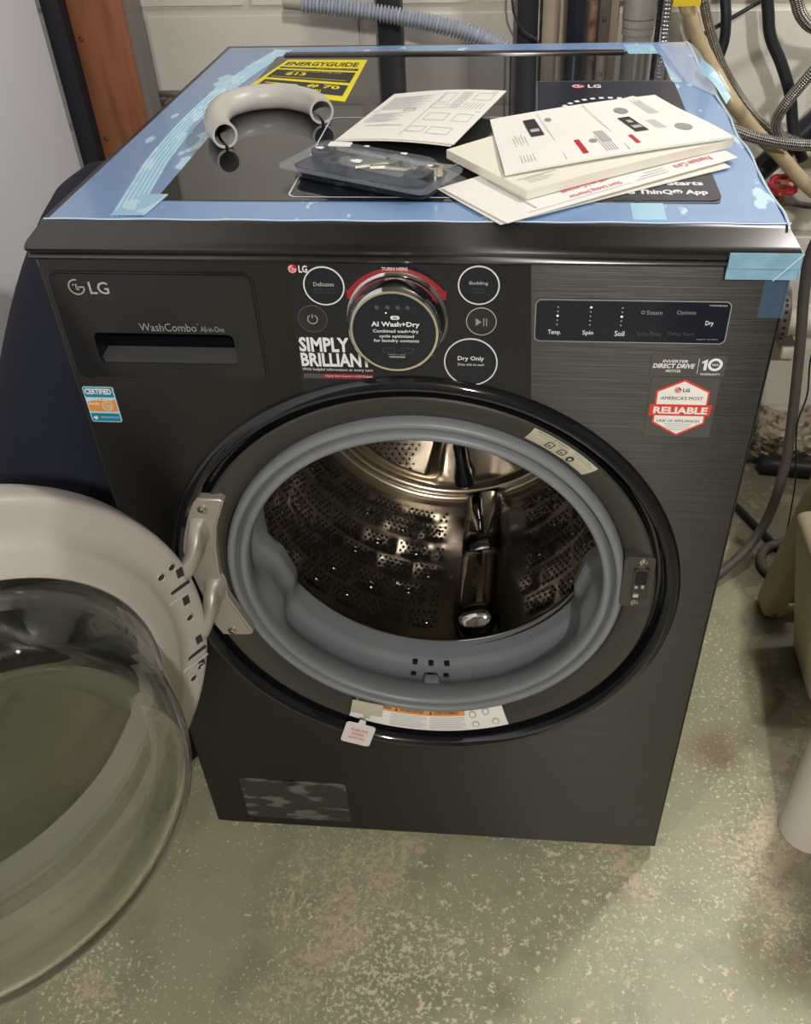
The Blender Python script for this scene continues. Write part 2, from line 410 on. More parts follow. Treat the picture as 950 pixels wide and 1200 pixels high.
# back wall of painted concrete blocks on a mortar bed
Y1 = R['y1']
wb = MB().box(-1.1, R['x1'], Y1 + .004, Y1 + .12, 0, R['h'], M['mortar']).build('wall_back'); struct(wb)
BW, BH, J = .397, .194, .010
def block_mesh(wd):
    bm = bmesh.new(); bmesh.ops.create_cube(bm, size=1)
    for v in bm.verts: v.co = Vector((v.co.x * wd, v.co.y * .02, v.co.z * BH))
    bmesh.ops.bevel(bm, geom=[e for e in bm.edges if all(v.co.y < 0 for v in e.verts)], offset=.004, segments=2, affect='EDGES')
    me = bpy.data.meshes.new('block'); bm.to_mesh(me); bm.free(); me.materials.append(M['block']); return me
full_block = block_mesh(BW)
z = .155 - BH - J; row = 0
while z < R['h']:
    x = -1.0 + (.2 if row % 2 else 0.)
    while x < R['x1'] - .3:
        o = bpy.data.objects.new('block', full_block); COL.objects.link(o); o.parent = wb
        o.location = (x + BW / 2, Y1 + .0096 + random.uniform(-.0012, .0012), z + BH / 2)
        if z + BH > 0: o.rotation_euler = (random.uniform(-.002, .002), 0, random.uniform(-.002, .002))
        x += BW + J
    z += BH + J; row += 1
pp = MB(); n = 26
vs = []; 
for i in range(n + 1):
    for k in range(n + 1):
        a = i / n; b_ = k / n; e = min(a, 1 - a, b_, 1 - b_) * 6
        vs.append((.60 + .24 * a, Y1 - .002 - min(1, e) * (.018 + .010 * random.random()), .0 + .15 * b_ + .012 * math.sin(9 * a)))
pp.add(vs, [[i * (n + 1) + k, (i + 1) * (n + 1) + k, (i + 1) * (n + 1) + k + 1, i * (n + 1) + k + 1] for i in range(n) for k in range(n)], M['mortar_patch'], True)
pp.build('parging_patch', wb)

# ceiling bulbs (out of frame, the lamps that light the room)
for i, (p, e, c) in enumerate(LIGHTS):
    t = empty('ceiling_lamp', (p[0], p[1], R['h']))
    tag(t, ['bare bulb in white ceiling socket above the pipe wall', 'bare bulb in white ceiling socket behind the photographer', 'bare bulb in white ceiling socket nearest the left wall'][i], 'lamp')
    MB().revolve([(.0, 0), (.06, 0), (.06, .02), (.035, .05), (.03, .20), (0, .20)], M['tube_white'], 24, Matrix.Rotation(-PI / 2, 4, 'X')).build('socket', t)

# ================================================================== WASHING MACHINE
WM = empty('washing_machine')
tag(WM, 'black stainless front-load washer dryer with its round door swung open', 'washing machine')
W2 = .343; CX, CZ = .004, .5475
# cabinet shell: sides, back, bottom, top (open towards the drum)
cb = MB()
cb.box(-W2, -W2 + .004, .002, .66, .02, .955, M['steel_side']).box(W2 - .004, W2, .002, .66, .02, .955, M['steel_side'])
cb.box(-W2, W2, .655, .66, .02, .955, M['steel_side']).box(-W2, W2, .002, .66, .02, .03, M['steel_side']).box(-W2, W2, .01, .66, .95, .956, M['steel_side'])
cb.build('cabinet', WM)
for sx in (-1, 1):
    for y in (.05, .61):
        MB().revolve([(0, 0), (.022, 0), (.022, .008), (.012, .012), (.012, .021), (0, .021)], M['black_plastic'], 20, Matrix.Translation((sx * .29, y, 0)) @ Matrix.Rotation(PI / 2, 4, 'X')).build('foot', WM)
# front panel plate with the round opening
def rect_pt(a, x0, x1, z0, z1):
    dx, dz = math.cos(a), math.sin(a); t = 1e9
    if dx > 1e-9: t = min(t, (x1 - CX) / dx)
    if dx < -1e-9: t = min(t, (x0 - CX) / dx)
    if dz > 1e-9: t = min(t, (z1 - CZ) / dz)
    if dz < -1e-9: t = min(t, (z0 - CZ) / dz)
    return CX + dx * t, CZ + dz * t
N0 = 192; RH = .290
angs = [2 * PI * i / N0 for i in range(N0)]
X0, X1, Z0, Z1 = -W2, W2, .018, .966
for cx, cz in ((X0, Z0), (X1, Z0), (X1, Z1), (X0, Z1)):
    a = math.atan2(cz - CZ, cx - CX) % (2 * PI); k = min(range(N0), key=lambda i: abs(angs[i] - a)); angs[k] = a
fp = MB(); vs = []
for a in angs:
    px, pz = rect_pt(a, X0, X1, Z0, Z1); qx, qz = rect_pt(a, X0 + .003, X1 - .003, Z0 + .003, Z1)
    c_, s_ = math.cos(a), math.sin(a)
    vs += [(CX + RH * c_, .0, CZ + RH * s_), (qx, 0, qz), (px, .003, pz), (px, .02, pz), (CX + RH * c_, .02, CZ + RH * s_)]
fs = []
for i in range(N0):
    j = (i + 1) % N0
    for k in range(5):
        l = (k + 1) % 5; fs.append([i * 5 + k, i * 5 + l, j * 5 + l, j * 5 + k])
fp.add(vs, fs, M['steel_black'])
front = fp.build('front_panel', WM)
cut = MB().prism(rrect(-.3075, -.1655, .8555, .8905, .006), -.01, .05, M['black_plastic']).build('cutter')
boolcut(front, cut)
cut = MB().prism(rrect(-.2905, -.1255, .0365, .1425, .004), -.01, .0010, M['steel_black']).build('cutter')
boolcut(front, cut)

# lid: metal frame with slanted front edge and two rolled lips
lid = MB()
prof = [(.66, .956), (.68, .962), (.68, .990), (.026, .990), (.0225, .9885), (.0, .9815), (-.006, .9795), (-.0085, .977), (-.007, .9742), (-.003, .9725), (-.0025, .971), (-.005, .9695), (-.0062, .9675), (-.005, .9655), (0, .9645), (.004, .964)]
def lidx(y, zz):  # deck is a touch narrower than the lips
    return .3445 if zz < .985 else (.3395 if y < .03 else .333)
vs = []; n = len(prof)
for sx in (-1, 1):
    for y, zz in prof: vs.append((sx * lidx(y, zz), y, zz))
fs = [[i, (i + 1) % n, (i + 1) % n + n, i + n] for i in range(n)] + [list(range(n - 1, -1, -1)), list(range(n, 2 * n))]
lid.add(vs, fs, M['trim_metal'], True)
lid.build('top_lid', WM, auto=35)
LZ = .990
def top(a, b, e=.0): return Vector((a, b, LZ + e))
def topfn(e): return lambda a, b: Vector((a, b, LZ + e))
# black glass inset
TT = Matrix(((1, 0, 0, 0), (0, 0, 1, 0), (0, -1, 0, LZ), (0, 0, 0, 1)))   # local XZ plane -> deck plane, -Y local -> up
MB().prism(rrect(-.2445, .2875, .0725, .612, .004), -.0016, .0, M['glass_top'], TT).build('top_glass', WM)
MB().box(-.235, .24, .612, .628, LZ, LZ + .004, M['trim_metal'], bev=.0015).build('rear_ledge', WM)
# blue protective film on the frame
def film(name, poly, e, m, th=.0006):
    return MB().prism(poly, -e - th, -e, m, TT).build(name, WM)
f_ = film('protective_film', [(-.333, .030), (-.2425, .030), (-.2425, .66), (-.327, .667)], .0002, M['film_left']); f_['label'] = 'blue film strip with milky bubbles along the left side of the top'
f_ = film('protective_film', [(-.2425, .030), (.2865, .030), (.2865, .0735), (-.2425, .0735)], .0002, M['film']); f_['label'] = 'blue film strip along the front of the top'
f_ = film('protective_film', [(.2865, .030), (.337, .030), (.332, .679), (.2250, .679), (.2250, .640), (.2865, .60)], .0002, M['film']); f_['label'] = 'blue film strip along the right side of the top'
f_ = film('protective_film', [(-.2425, .629), (.2250, .629), (.2250, .679), (-.327, .667), (-.2425, .66)], .0002, M['film']); f_['label'] = 'blue film strip along the back edge of the top'
def ribbed(name, path, wd, nr, lab):
    P = spline(path, 8); mb = MB(); fr = []
    vs = []
    for i, p in enumerate(P):
        t = (P[min(i + 1, len(P) - 1)] - P[max(0, i - 1)]).normalized(); s_ = Vector((t.y, -t.x, 0))
        vs += [p - s_ * wd / 2, p + s_ * wd / 2]
    fs = [[2 * i, 2 * i + 1, 2 * i + 3, 2 * i + 2] for i in range(len(P) - 1)]
    mb.add(vs, fs, M['tape'])
    for k in range(nr):
        o = (k + .5) / nr - .5
        Q = []
        for i, p in enumerate(P):
            t = (P[min(i + 1, len(P) - 1)] - P[max(0, i - 1)]).normalized(); s_ = Vector((t.y, -t.x, 0)); Q.append(p + s_ * wd * o)
        mb.tube(Q, .0005, M['ridge'], 4, per=0)
    x = mb.build(name, WM); x['label'] = lab; return x
zt = LZ + .0011
ribbed('ribbed_tape', [(-.243, .652, zt), (-.262, .56, zt), (-.277, .45, zt), (-.283, .33, zt), (-.280, .2, zt), (-.272, .12, zt), (-.262, .034, zt)], .026, 6, 'pale ribbed tape running down the left film')
ribbed('ribbed_tape', [(.262, .668, zt), (.266, .60, zt), (.272, .54, zt), (.281, .47, zt)], .040, 9, 'pale ribbed tape at the back right corner')
film('tape_strip', [(.205, .034), (.235, .034), (.235, .072), (.205, .072)], .0008, M['tape'])
film('tape_strip', [(-.275, .034), (-.242, .034), (-.236, .086), (-.262, .086)], .0018, M['tape'])
# crinkled raised film edge on the right, and a loose flap behind
pts = [(.3375 + .0015 * math.sin(i * 1.3) - .0065 * i / 22, .02 + .655 * i / 22, LZ + .0015 + .001 * math.sin(i * 2.1)) for i in range(23)]
MB().tube(pts, .0012, M['clear_edge'], 6).build('film_edge', WM)
pts = [(-.337 + .678 * i / 30, .0275 + .0008 * math.sin(i * 1.7), LZ + .0008) for i in range(31)]
MB().tube(pts, .0008, M['clear_edge'], 6).build('film_edge', WM)
def sheet(name, corners, m, bend, parent, n=10, th=0):
    A, B, C_, D = [Vector(c) for c in corners]; mb = MB(); vs = []
    for i in range(n + 1):
        for k in range(n + 1):
            u, v = i / n, k / n
            p = A.lerp(B, u).lerp(D.lerp(C_, u), v); vs.append(p + Vector(bend(u, v)))
    mb.add(vs, [[i * (n + 1) + k, (i + 1) * (n + 1) + k, (i + 1) * (n + 1) + k + 1, i * (n + 1) + k + 1] for i in range(n) for k in range(n)], m, True)
    return mb.build(name, parent)
fl_ = sheet('loose_film', [(.305, .47, LZ + .002), (.334, .40, LZ + .003), (.332, .67, LZ + .004), (.290, .66, LZ + .002)], M['clear'], lambda u, v: (0, 0, .010 * u * math.sin(PI * v)), WM); fl_['label'] = 'clear crinkled film lifted at the back right corner'
fl_ = sheet('loose_film', [(.322, .50, LZ + .006), (.342, .39, LZ - .002), (.352, .42, LZ - .006), (.330, .53, LZ + .010)], M['tape'], lambda u, v: (0, 0, .006 * math.sin(PI * u) + .004 * v), WM); fl_['label'] = 'pale blue curled film tip hanging off the right edge'
# tape round the front right corner
ct = MB().box(.285, .3465, -.0096, -.0085, .9655, .9795, M['tape_front']).box(.285, .3465, -.0072, -.0062, .9545, .9665, M['tape_front']).box(.3455, .3465, -.0096, .03, .9545, .9795, M['tape_front'])
ct.tube([(.325, -.0098, .9548), (.3465, -.0102, .9795)], .0005, M['clear_edge'], 5); x = ct.build('corner_tape', WM); x['label'] = 'pale blue tape wrapped round the front right corner of the lid'
x = MB().box(.321, .3435, -.0012, -.0002, .915, .9545, M['tape_dark']).build('corner_tape', WM); x['label'] = 'thin darker blue tape below the corner'

# energy label
ax = Vector((.1085, .006, 0)); P0 = Vector((-.238, .478, 0)); 
def eg(a, b):  # a,b in 0..1 across and up the label, slightly sheared as it lies
    lo = Vector((-.251, .447)).lerp(Vector((-.112, .392)), a); hi = Vector((-.2245, .592)).lerp(Vector((-.1125, .588)), a)
    q = lo.lerp(hi, b); return Vector((q.x, q.y, LZ + .0022))
eg2 = lambda a, b: eg(a, b) + Vector((0, 0, .0002))
eg3 = lambda a, b: eg(a, b) + Vector((0, 0, .0004))
m_ = MB(); c4 = [eg(0, 0), eg(1, 0), eg(1, 1), eg(0, 1)]
m_.add([tuple(c - Vector((0, 0, .0005))) for c in c4] + [tuple(c) for c in c4], [[0, 1, 2, 3], [4, 5, 6, 7], [0, 1, 5, 4], [1, 2, 6, 5], [2, 3, 7, 6], [3, 0, 4, 7]], M['yellow'])
lab_e = m_.build('energy_label', WM); lab_e['label'] = 'bright yellow energy guide label on the black glass'
m_ = MB(); m_.text('ENERGYGUIDE', (.05, .93, .80, .92), M['black_print'], eg2, .03)
m_.rect(.04, .96, .70, .755, M['black_print'], eg2).rect(.04, .95, .40, .655, M['black_print'], eg2).rect(.06, .95, .10, .34, M['black_print'], eg2)
m_.text('YOUR ESTIMATED YEARLY ENERGY COST', (.08, .92, .715, .74), M['yellow'], eg3); m_.text('Estimated Yearly Energy Cost', (.25, .80, .60, .645), M['yellow'], eg3)
m_.text('$13', (.20, .42, .49, .59), M['yellow'], eg3, .03).rect(.08, .9, .435, .445, M['yellow'], eg3)
m_.text('# 70', (.55, .88, .22, .31), M['yellow'], eg3, .03).rect(.1, .7, .15, .16, M['yellow'], eg3).rect(.1, .45, .24, .26, M['yellow'], eg3).text('(8)', (.62, .72, .12, .19), M['yellow'], eg3)
m_.build('print', lab_e)

# big navy sticker on the right of the glass
st = MB().prism(rrect(.118, .290, .0765, .478, .012), -.0022, -.0017, M['navy'], TT).build('promo_sticker', WM); st['label'] = 'dark navy promotional sticker on the right of the black glass'
tf = topfn(.0024); m_ = MB()
def emblem(mb, c, r, fn, mdisc, mface, ringonly=False, k=1.):
    n = 28; cir = lambda rr: [(c[0] + rr * math.cos(2 * PI * i / n), c[1] + k * rr * math.sin(2 * PI * i / n)) for i in range(n)]
    f2 = lambda a, b: fn(a, b) + LIFT
    if mdisc: mb.poly(cir(r), mdisc, fn)
    a_ = [PI * .42 + 1.58 * PI * i / 24 for i in range(25)]
    P = [(c[0] + .80 * r * math.cos(t), c[1] + k * .80 * r * math.sin(t)) for t in a_]; Q = [(c[0] + .62 * r * math.cos(t), c[1] + k * .62 * r * math.sin(t)) for t in a_]
    if ringonly: P = [(c[0] + 1.0 * r * math.cos(t), c[1] + k * r * math.sin(t)) for t in a_]; Q = [(c[0] + .84 * r * math.cos(t), c[1] + k * .84 * r * math.sin(t)) for t in a_]
    for i in range(24): mb.poly([P[i], P[i + 1], Q[i + 1], Q[i]], mface, f2)
    R0 = .80 * r if not ringonly else r
    mb.rect(c[0] + .18 * r, c[0] + R0, c[1] - .08 * r * k, c[1] + .08 * r * k, mface, f2)
    mb.rect(c[0] - .08 * r, c[0] + .08 * r, c[1] - .36 * r * k, c[1] + .42 * r * k, mface, f2)
    mb.rect(c[0] + .08 * r, c[0] + .30 * r, c[1] - .36 * r * k, c[1] - .22 * r * k, mface, f2)
    mb.poly([(c[0] - .34 * r + .11 * r * math.cos(t), c[1] + k * (.30 * r + .11 * r * math.sin(t))) for t in [2 * PI * i / 8 for i in range(8)]], mface, f2)
LIFT = Vector((0, 0, .0002))
emblem(m_, (.171, .452), .0085, tf, M['red'], M['white']); m_.text('LG', (.183, .199, .445, .459), M['white'], tf, .03)
n = 30
for i in range(14):  # arc of dashes with a green/grey dial under it
    a = PI * .15 + PI * .7 * i / 13; cx, cy = .205, .33
    m_.poly([(cx + rr * math.cos(t), cy + 1.15 * rr * math.sin(t)) for rr, t in ((.060, a), (.066, a), (.066, a + .09), (.060, a + .09))], [M['yellow'], M['white'], M['white'], M['orange']][i % 4 if i in (2, 3, 9) else 1], tf)
m_.poly([(.205 + .052 * math.cos(t), .33 + .058 * math.sin(t)) for t in [2 * PI * i / 30 for i in range(30)]], M['grey_print'], tf)
m_.poly([(.205 + .044 * math.cos(t), .345 + .042 * math.sin(t)) for t in [2 * PI * i / 30 for i in range(30)]], M['green_print'], topfn(.0026))
m_.poly([(.209 + .036 * math.cos(t), .34 + .036 * math.sin(t)) for t in [2 * PI * i / 30 for i in range(30)]], M['faint_print'], topfn(.0028))
m_.text('Smart Living Starts', (.168, .2775, .111, .126), M['white'], tf, .04).text('With LG ThinQ® App', (.168, .279, .0885, .1035), M['white'], tf, .04)
m_.poly([(.262, .150), (.276, .156), (.272, .176)], M['orange'], tf)
m_.rect(.120, .288, .474, .4745, M['faint_print'], tf).rect(.120, .1204, .10, .474, M['faint_print'], tf)
m_.build('print', st)
# clear outlined film under the accessory pack
m_ = MB(); o_ = rrect(-.118, .12, .081, .33, .010, 6); i_ = rrect(-.1165, .1185, .0825, .3285, .009, 6)
for i in range(len(o_)):
    j = (i + 1) % len(o_); m_.poly([o_[i], o_[j], i_[j], i_[i]], M['clear_edge'], topfn(.0019))
x = m_.build('film_outline', WM)

# ---- detergent drawer
FY = lambda e: (lambda a, b: Vector((a, -e, b)))
LIFT = Vector((0, -.0002, 0))
dr = MB().prism(rrect(-.3335, -.1405, .8395, .9505, .007), -.003, .0005, M['drawer']).build('detergent_drawer', WM)
cut = MB().prism(rrect(-.3065, -.1665, .8565, .8895, .006), -.02, .02, M['drawer']).build('cutter'); boolcut(dr, cut)
x = MB(); o_ = rrect(-.3350, -.1390, .838, .952, .008); i_ = rrect(-.3343, -.1397, .8387, .9513, .0076)
x.add([(a, -.0022, b) for a, b in o_] + [(a, -.0022, b) for a, b in i_] + [(a, .0005, b) for a, b in o_], [[i, (i + 1) % len(o_), (i + 1) % len(o_) + len(o_), i + len(o_)] for i in range(len(o_))] + [[i, i + 2 * len(o_), (i + 1) % len(o_) + 2 * len(o_), (i + 1) % len(o_)] for i in range(len(o_))], M['trim_metal']).build('drawer_trim', dr)
x = MB(); x.box(-.309, -.164, .036, .040, .852, .894, M['gloss_black']).box(-.309, -.164, -.0005, .038, .889, .892, M['gloss_black']).box(-.309, -.3065, -.0005, .038, .852, .892, M['black_plastic']).box(-.1665, -.164, -.0005, .038, .852, .892, M['black_plastic'])
x.add([(-.308, -.001, .8575), (-.165, -.001, .8575), (-.168, .018, .8635), (-.305, .018, .8635), (-.308, -.001, .853), (-.165, -.001, .853), (-.168, .018, .853), (-.305, .018, .853)], [[0, 1, 2, 3], [0, 4, 5, 1], [7, 6, 5, 4], [3, 2, 6, 7]], M['satin'])
x.build('drawer_handle', dr)
x = MB(); emblem(x, (-.3085, .9375), .0080, FY(.0034), None, M['chrome'], True); x.text('LG', (-.2965, -.2775, .9305, .9430), M['chrome'], FY(.0036), .01); x.build('brand_emblem', dr)
x = MB().text('WashCombo', (-.2575, -.201, .8925, .901), M['grey_print'], FY(.0036)).text('TM', (-.2005, -.1985, .8995, .901), M['grey_print'], FY(.0036)).text('All-in-One', (-.197, -.174, .8925, .8985), M['grey_print'], FY(.0036)); x.build('lettering', dr)

# ---- control panel film with dial and keys
arc = []
for i in range(15):
    xx = .122 - (.122 + .106) * i / 14; arc.append((xx, CZ + math.sqrt(.2985 ** 2 - (xx - CX) ** 2)))
cp = MB().prism([(-.1075, .9635), (-.106, .848)][::-1][:0] + [(-.105, .9625), (.1165, .9625)] + arc, -.0006, .0, M['band']).build('control_panel', WM)
t1 = FY(.0009)
x = MB(); emblem(x, (-.1000, .9568), .0044, t1, M['red'], M['white']); x.text('LG', (-.0943, -.0862, .9533, .9603), M['white'], t1, .03); x.build('brand_emblem', cp)
x = MB().text('SIMPLY', (-.1035, -.0545, .8715, .8875), M['white'], t1, .035).text('BRILLIANT', (-.1035, -.0345, .8555, .8705), M['white'], t1, .035)
x.text('With helpful information at every turn', (-.1035, -.0335, .8498, .8538), M['white'], t1).rect(-.103, -.0335, .8420, .8475, M['darkred'], t1).text('Digital Dial Control + LCD Display', (-.081, -.0345, .8433, .8463), M['white'], FY(.0011)); x.rect(-.103, -.083, .842, .8475, M['dim_print'], FY(.0011)); x.build('slogan', cp)
def key(name, c, r, lines, m=M['display'], rim=M['white'], th=.0012, y=.0012):
    k = MB().disc(r - th, m, 40, c, -y, .0).ring(r - th, r, rim, c, -y - .0002, 0, 48)
    fn = FY(y + .0004)
    for (txt, bx, mm, bo) in lines: k.text(txt, (c[0] + bx[0], c[0] + bx[1], c[1] + bx[2], c[1] + bx[3]), mm, fn, bo)
    return k.build(name, cp)
key('cycle_button', (-.0725, .9405), .0192, [('Delicates', (-.0095, .0095, .0, .004), M['faint_print'], .01), ('Gentle care for', (-.0095, .0095, -.004, -.0018), M['dim_print'], 0), ('delicate fabrics', (-.0105, .0105, -.0068, -.0046), M['dim_print'], 0)])['label'] = 'round delicates button'
key('cycle_button', (.0700, .9430), .0190, [('Bedding', (-.0085, .0085, .0, .0042), M['faint_print'], .01), ('Fully washes', (-.006, .006, -.0046, -.0022), M['dim_print'], 0), ('comforters', (-.0055, .0055, -.0073, -.005), M['dim_print'], 0)])['label'] = 'round bedding button'
key('cycle_button', (.0625, .8635), .0258, [('Dry Only', (-.0125, .0128, .001, .0068), M['white'], .02), ('Dries with no wash', (-.0125, .0128, -.0036, -.0008), M['white'], 0)])['label'] = 'largest round button reading Dry Only'
pw = key('power_button', (-.0868, .9070), .0142, [], M['gloss_black'], M['dim_print'], .0008)
x = MB().revolve([(.0042, -.0018), (.0050, -.0018)], M['faint_print'], 24, None, (-.0868, 0, .907), a0=PI * .66, a1=PI * 2.34).rect(-.0872, -.0864, .908, .9125, M['faint_print'], FY(.0018)); x.build('power_symbol', cp)
pl = key('play_button', (.0725, .9070), .0142, [], M['gloss_black'], M['faint_print'], .0007)
x = MB(); f_ = FY(.0018); x.poly([(.0672, .9108), (.0672, .9028), (.0728, .9068)], M['grey_print'], f_).rect(.0742, .0752, .9028, .9108, M['grey_print'], f_).rect(.0768, .0778, .9028, .9108, M['grey_print'], f_); x.build('play_symbol', cp)
# red arc
x = MB().revolve([(.0462, -.0010), (.0548, -.0012)], M['darkred'], 40, None, (-.006, 0, .9045), a0=PI * .20, a1=PI * .80)
for s_, a in ((-1, PI * .20), (1, PI * .80)):
    c_, q_ = math.cos(a), math.sin(a); tx, tz = (q_, -c_) if s_ < 0 else (-q_, c_)
    x.poly([(-.006 + .0435 * c_, .9045 + .0435 * q_), (-.006 + .0575 * c_, .9045 + .0575 * q_), (-.006 + .0505 * c_ + .008 * tx, .9045 + .0505 * q_ + .008 * tz)], M['darkred'], FY(.0012))
x.text('TURN HERE', (-.018, .006, .9565, .9598), M['cream_label'], FY(.0016), .03)
for i in range(9): 
    a = PI * (.24 + .018 * i)
    for aa in (a, PI - a): x.rect(-.006 + .0505 * math.cos(aa) - .0005, -.006 + .0505 * math.cos(aa) + .0005, .9045 + .0505 * math.sin(aa) - .0005, .9045 + .0505 * math.sin(aa) + .0005, M['pink'], FY(.0016))
x = x.build('arc_sticker', cp); x['label'] = 'red double-headed arrow sticker over the dial'
# dial
KC = (-.006, 0, .9085)
dl = MB().revolve([(.0475, -.0005), (.0475, -.003), (.0448, -.005), (.0440, -.008), (.0436, -.021), (.0425, -.0255), (.0405, -.0275), (.0385, -.0275)], M['chrome'], 80, None, KC).build('dial', WM); dl['label'] = 'large chrome-rimmed round dial with a lit navy screen'
x = MB().disc(.0388, M['display'], 64, (KC[0], KC[2]), -.0272, -.023).build('dial_screen', dl)
ft = FY(.0276); kx, kz = KC[0] + .0015, KC[2]
x = MB().poly(rrect(kx - .0042, kx + .0042, kz + .0128, kz + .0168, .002), M['white'], ft).text('Ai', (kx - .002, kx + .002, kz + .0136, kz + .0160), M['black_print'], FY(.0278), .02)
x.text('AI Wash+Dry', (kx - .0222, kx + .0222, kz + .0045, kz + .0108), M['white'], ft, .03).text('Combined wash+dry', (kx - .021, kx + .021, kz - .0012, kz + .0030), M['white'], ft, .015).text('cycle optimized', (kx - .0155, kx + .0165, kz - .0062, kz - .0022), M['white'], ft, .015).text('for laundry contents', (kx - .021, kx + .021, kz - .0108, kz - .0068), M['white'], ft, .015)
for q in (-.016, -.006, .003, .012): x.poly([(kx + q + .0022 * math.cos(2 * PI * i / 10), kz + .025 + .0022 * math.sin(2 * PI * i / 10)) for i in range(10)], M['dim_print'], ft)
x.poly([(kx - .008 + .0008 * math.cos(2 * PI * i / 8), kz + .0195 + .0008 * math.sin(2 * PI * i / 8)) for i in range(8)], M['led'], ft)
for q in (-.013, .0045):
    for a0, a1, b0, b1 in ((0, .011, 0, .0004), (0, .011, .005, .0054), (0, .0004, 0, .0054), (.0106, .011, 0, .0054)): x.rect(kx + q + a0, kx + q + a1, kz - .021 + b0, kz - .021 + b1, M['dim_print'], ft)
x.text('Hold to start', (kx - .008, kx + .008, kz - .0235, kz - .022), M['faint_print'], ft).rect(kx - .0075, kx + .0075, kz - .0262, kz - .0246, M['grey_print'], ft)
x.build('dial_text', dl)

# ---- right-hand touch display
ds = MB().prism(rrect(.1225, .2965, .8885, .9300, .005), -.0014, .0, M['display']).build('touch_display', WM)
x = MB(); o_ = rrect(.1218, .2972, .8878, .9307, .0055); i_ = rrect(.1227, .2963, .8887, .9298, .0048)
x.add([(a, -.0017, b) for a, b in o_] + [(a, -.0017, b) for a, b in i_], [[i, (i + 1) % len(o_), (i + 1) % len(o_) + len(o_), i + len(o_)] for i in range(len(o_))], M['grey_print']).build('display_rim', ds)
ft = FY(.0017); x = MB()
for c_, lit in ((.1425, 2), (.1724, 0), (.2007, 2)):
    for i in range(5):
        r_ = .0011 if i == lit else .0007; zz = .9232 - i * .0044
        x.poly([(c_ + r_ * math.cos(2 * PI * k / 10), zz + r_ * math.sin(2 * PI * k / 10)) for k in range(10)], M['led'] if i == lit else M['faint_print'], ft)
x.text('Temp.', (.1345, .1465, .8942, .9000), M['white'], ft, .01).text('Spin', (.1662, .1763, .8942, .9000), M['white'], ft, .01).text('Soil', (.1958, .2048, .8945, .9000), M['white'], ft, .01)
x.text('Steam', (.2225, .2368, .9168, .9212), M['grey_print'], ft).ring(.0012, .0018, M['grey_print'], (.2195, .919), -.0017, -.0016, 12).text('Options', (.2495, .2665, .9165, .9215), M['grey_print'], ft).text('Extra Rinse', (.2165, .2385, .8952, .8998), M['dim_print'], ft).text('Delay Start', (.2445, .268, .8952, .8998), M['dim_print'], ft).text('Dry', (.2765, .2838, .9058, .9115), M['white'], ft, .01)
x.text('WM6998HBA', (.277, .2935, .9258, .9275), M['faint_print'], ft, .01).text('hygiene certified', (.271, .290, .8918, .8934), M['faint_print'], ft)
x.build('display_text', ds)

# ---- stickers on the front
s1 = MB().prism(rrect(.2325, .3025, .8525, .8755, .003), -.0012, .0, M['clearplate']).build('drive_sticker', WM)
ft = FY(.0014); x = MB().text('INVERTER', (.2435, .2670, .8675, .8705), M['white'], ft, .02, .2).text('DIRECT DRIVE', (.2350, .2740, .8615, .8665), M['white'], ft, .03, .2).text('MOTOR', (.2475, .2615, .8570, .8600), M['white'], ft, .02, .2).rect(.2768, .2772, .8560, .8725, M['white'], ft)
x.poly([(.2800, .8690), (.2850, .8718), (.2850, .8600), (.2822, .8600), (.2822, .8682), (.2800, .8672)], M['white'], ft).ring(.0042, .0068, M['white'], (.2925, .8660), -.0014, -.0013, 28).text('YEAR', (.2893, .2957, .8648, .8670), M['white'], ft, .02).text('WARRANTY', (.2800, .2985, .8545, .8568), M['white'], ft, .01)
x.build('lettering', s1)
s2 = MB().prism(rrect(.2355, .3000, .7830, .8520, .003), -.0012, .0, M['clearplate']).build('reliability_sticker', WM)
def hexa(s_): 
    cx, cz = .2672, .8172; return [(cx, cz + .0325 * s_), (cx + .0255 * s_, cz + .0195 * s_), (cx + .0255 * s_, cz - .0175 * s_), (cx, cz - .0325 * s_), (cx - .0255 * s_, cz - .0175 * s_), (cx - .0255 * s_, cz + .0195 * s_)]
x = MB().poly(hexa(1), M['brightred'], FY(.0014)).poly(hexa(.93), M['paper'], FY(.0016)).poly([(.2375, .8215), (.2968, .8215), (.2963, .8085), (.2375, .8085)], M['brightred'], FY(.0018))
ft = FY(.0020); x.text('RELIABLE', (.2415, .2935, .8108, .8188), M['white'], ft, .04)
emblem(x, (.2620, .8378), .0032, ft, M['red'], M['white']); x.text('LG', (.2668, .2732, .8358, .8398), M['black_print'], ft, .03)
x.text("AMERICA'S MOST", (.2470, .2870, .8268, .8308), M['black_print'], ft).text('LINE OF APPLIANCES', (.2462, .2878, .8010, .8040), M['black_print'], ft)
for i in range(4): x.rect(.2540 + .001 * i, .2800 - .001 * i, .7985 - i * .0022, .7993 - i * .0022, M['faint_print'], ft)
x.build('lettering', s2)
s3 = MB().prism(rrect(-.3365, -.3040, .7835, .8260, .002), -.0012, .0, M['paleblue']).build('allergy_sticker', WM); s3['label'] = 'small blue, white and orange certified allergy friendly sticker'
x = MB(); ft = FY(.0014); x.rect(-.3355, -.3050, .8140, .8255, M['teal'], ft).rect(-.3355, -.3050, .7845, .7945, M['teal'], ft)
x.poly([(-.3355, .7965), (-.305, .7965), (-.305, .811), (-.320, .8125), (-.3355, .808)], M['orange'], ft)
f2 = FY(.0016); x.text('CERTIFIED', (-.3345, -.3065, .8175, .8245), M['white'], f2, .04).text('asthma & allergy', (-.3345, -.3080, .8090, .8128), M['white'], f2, .03).text('friendly', (-.3345, -.3225, .8040, .8078), M['white'], f2, .03).text('CERTIFIED PRODUCT', (-.3260, -.306, .7885, .7905), M['white'], f2)
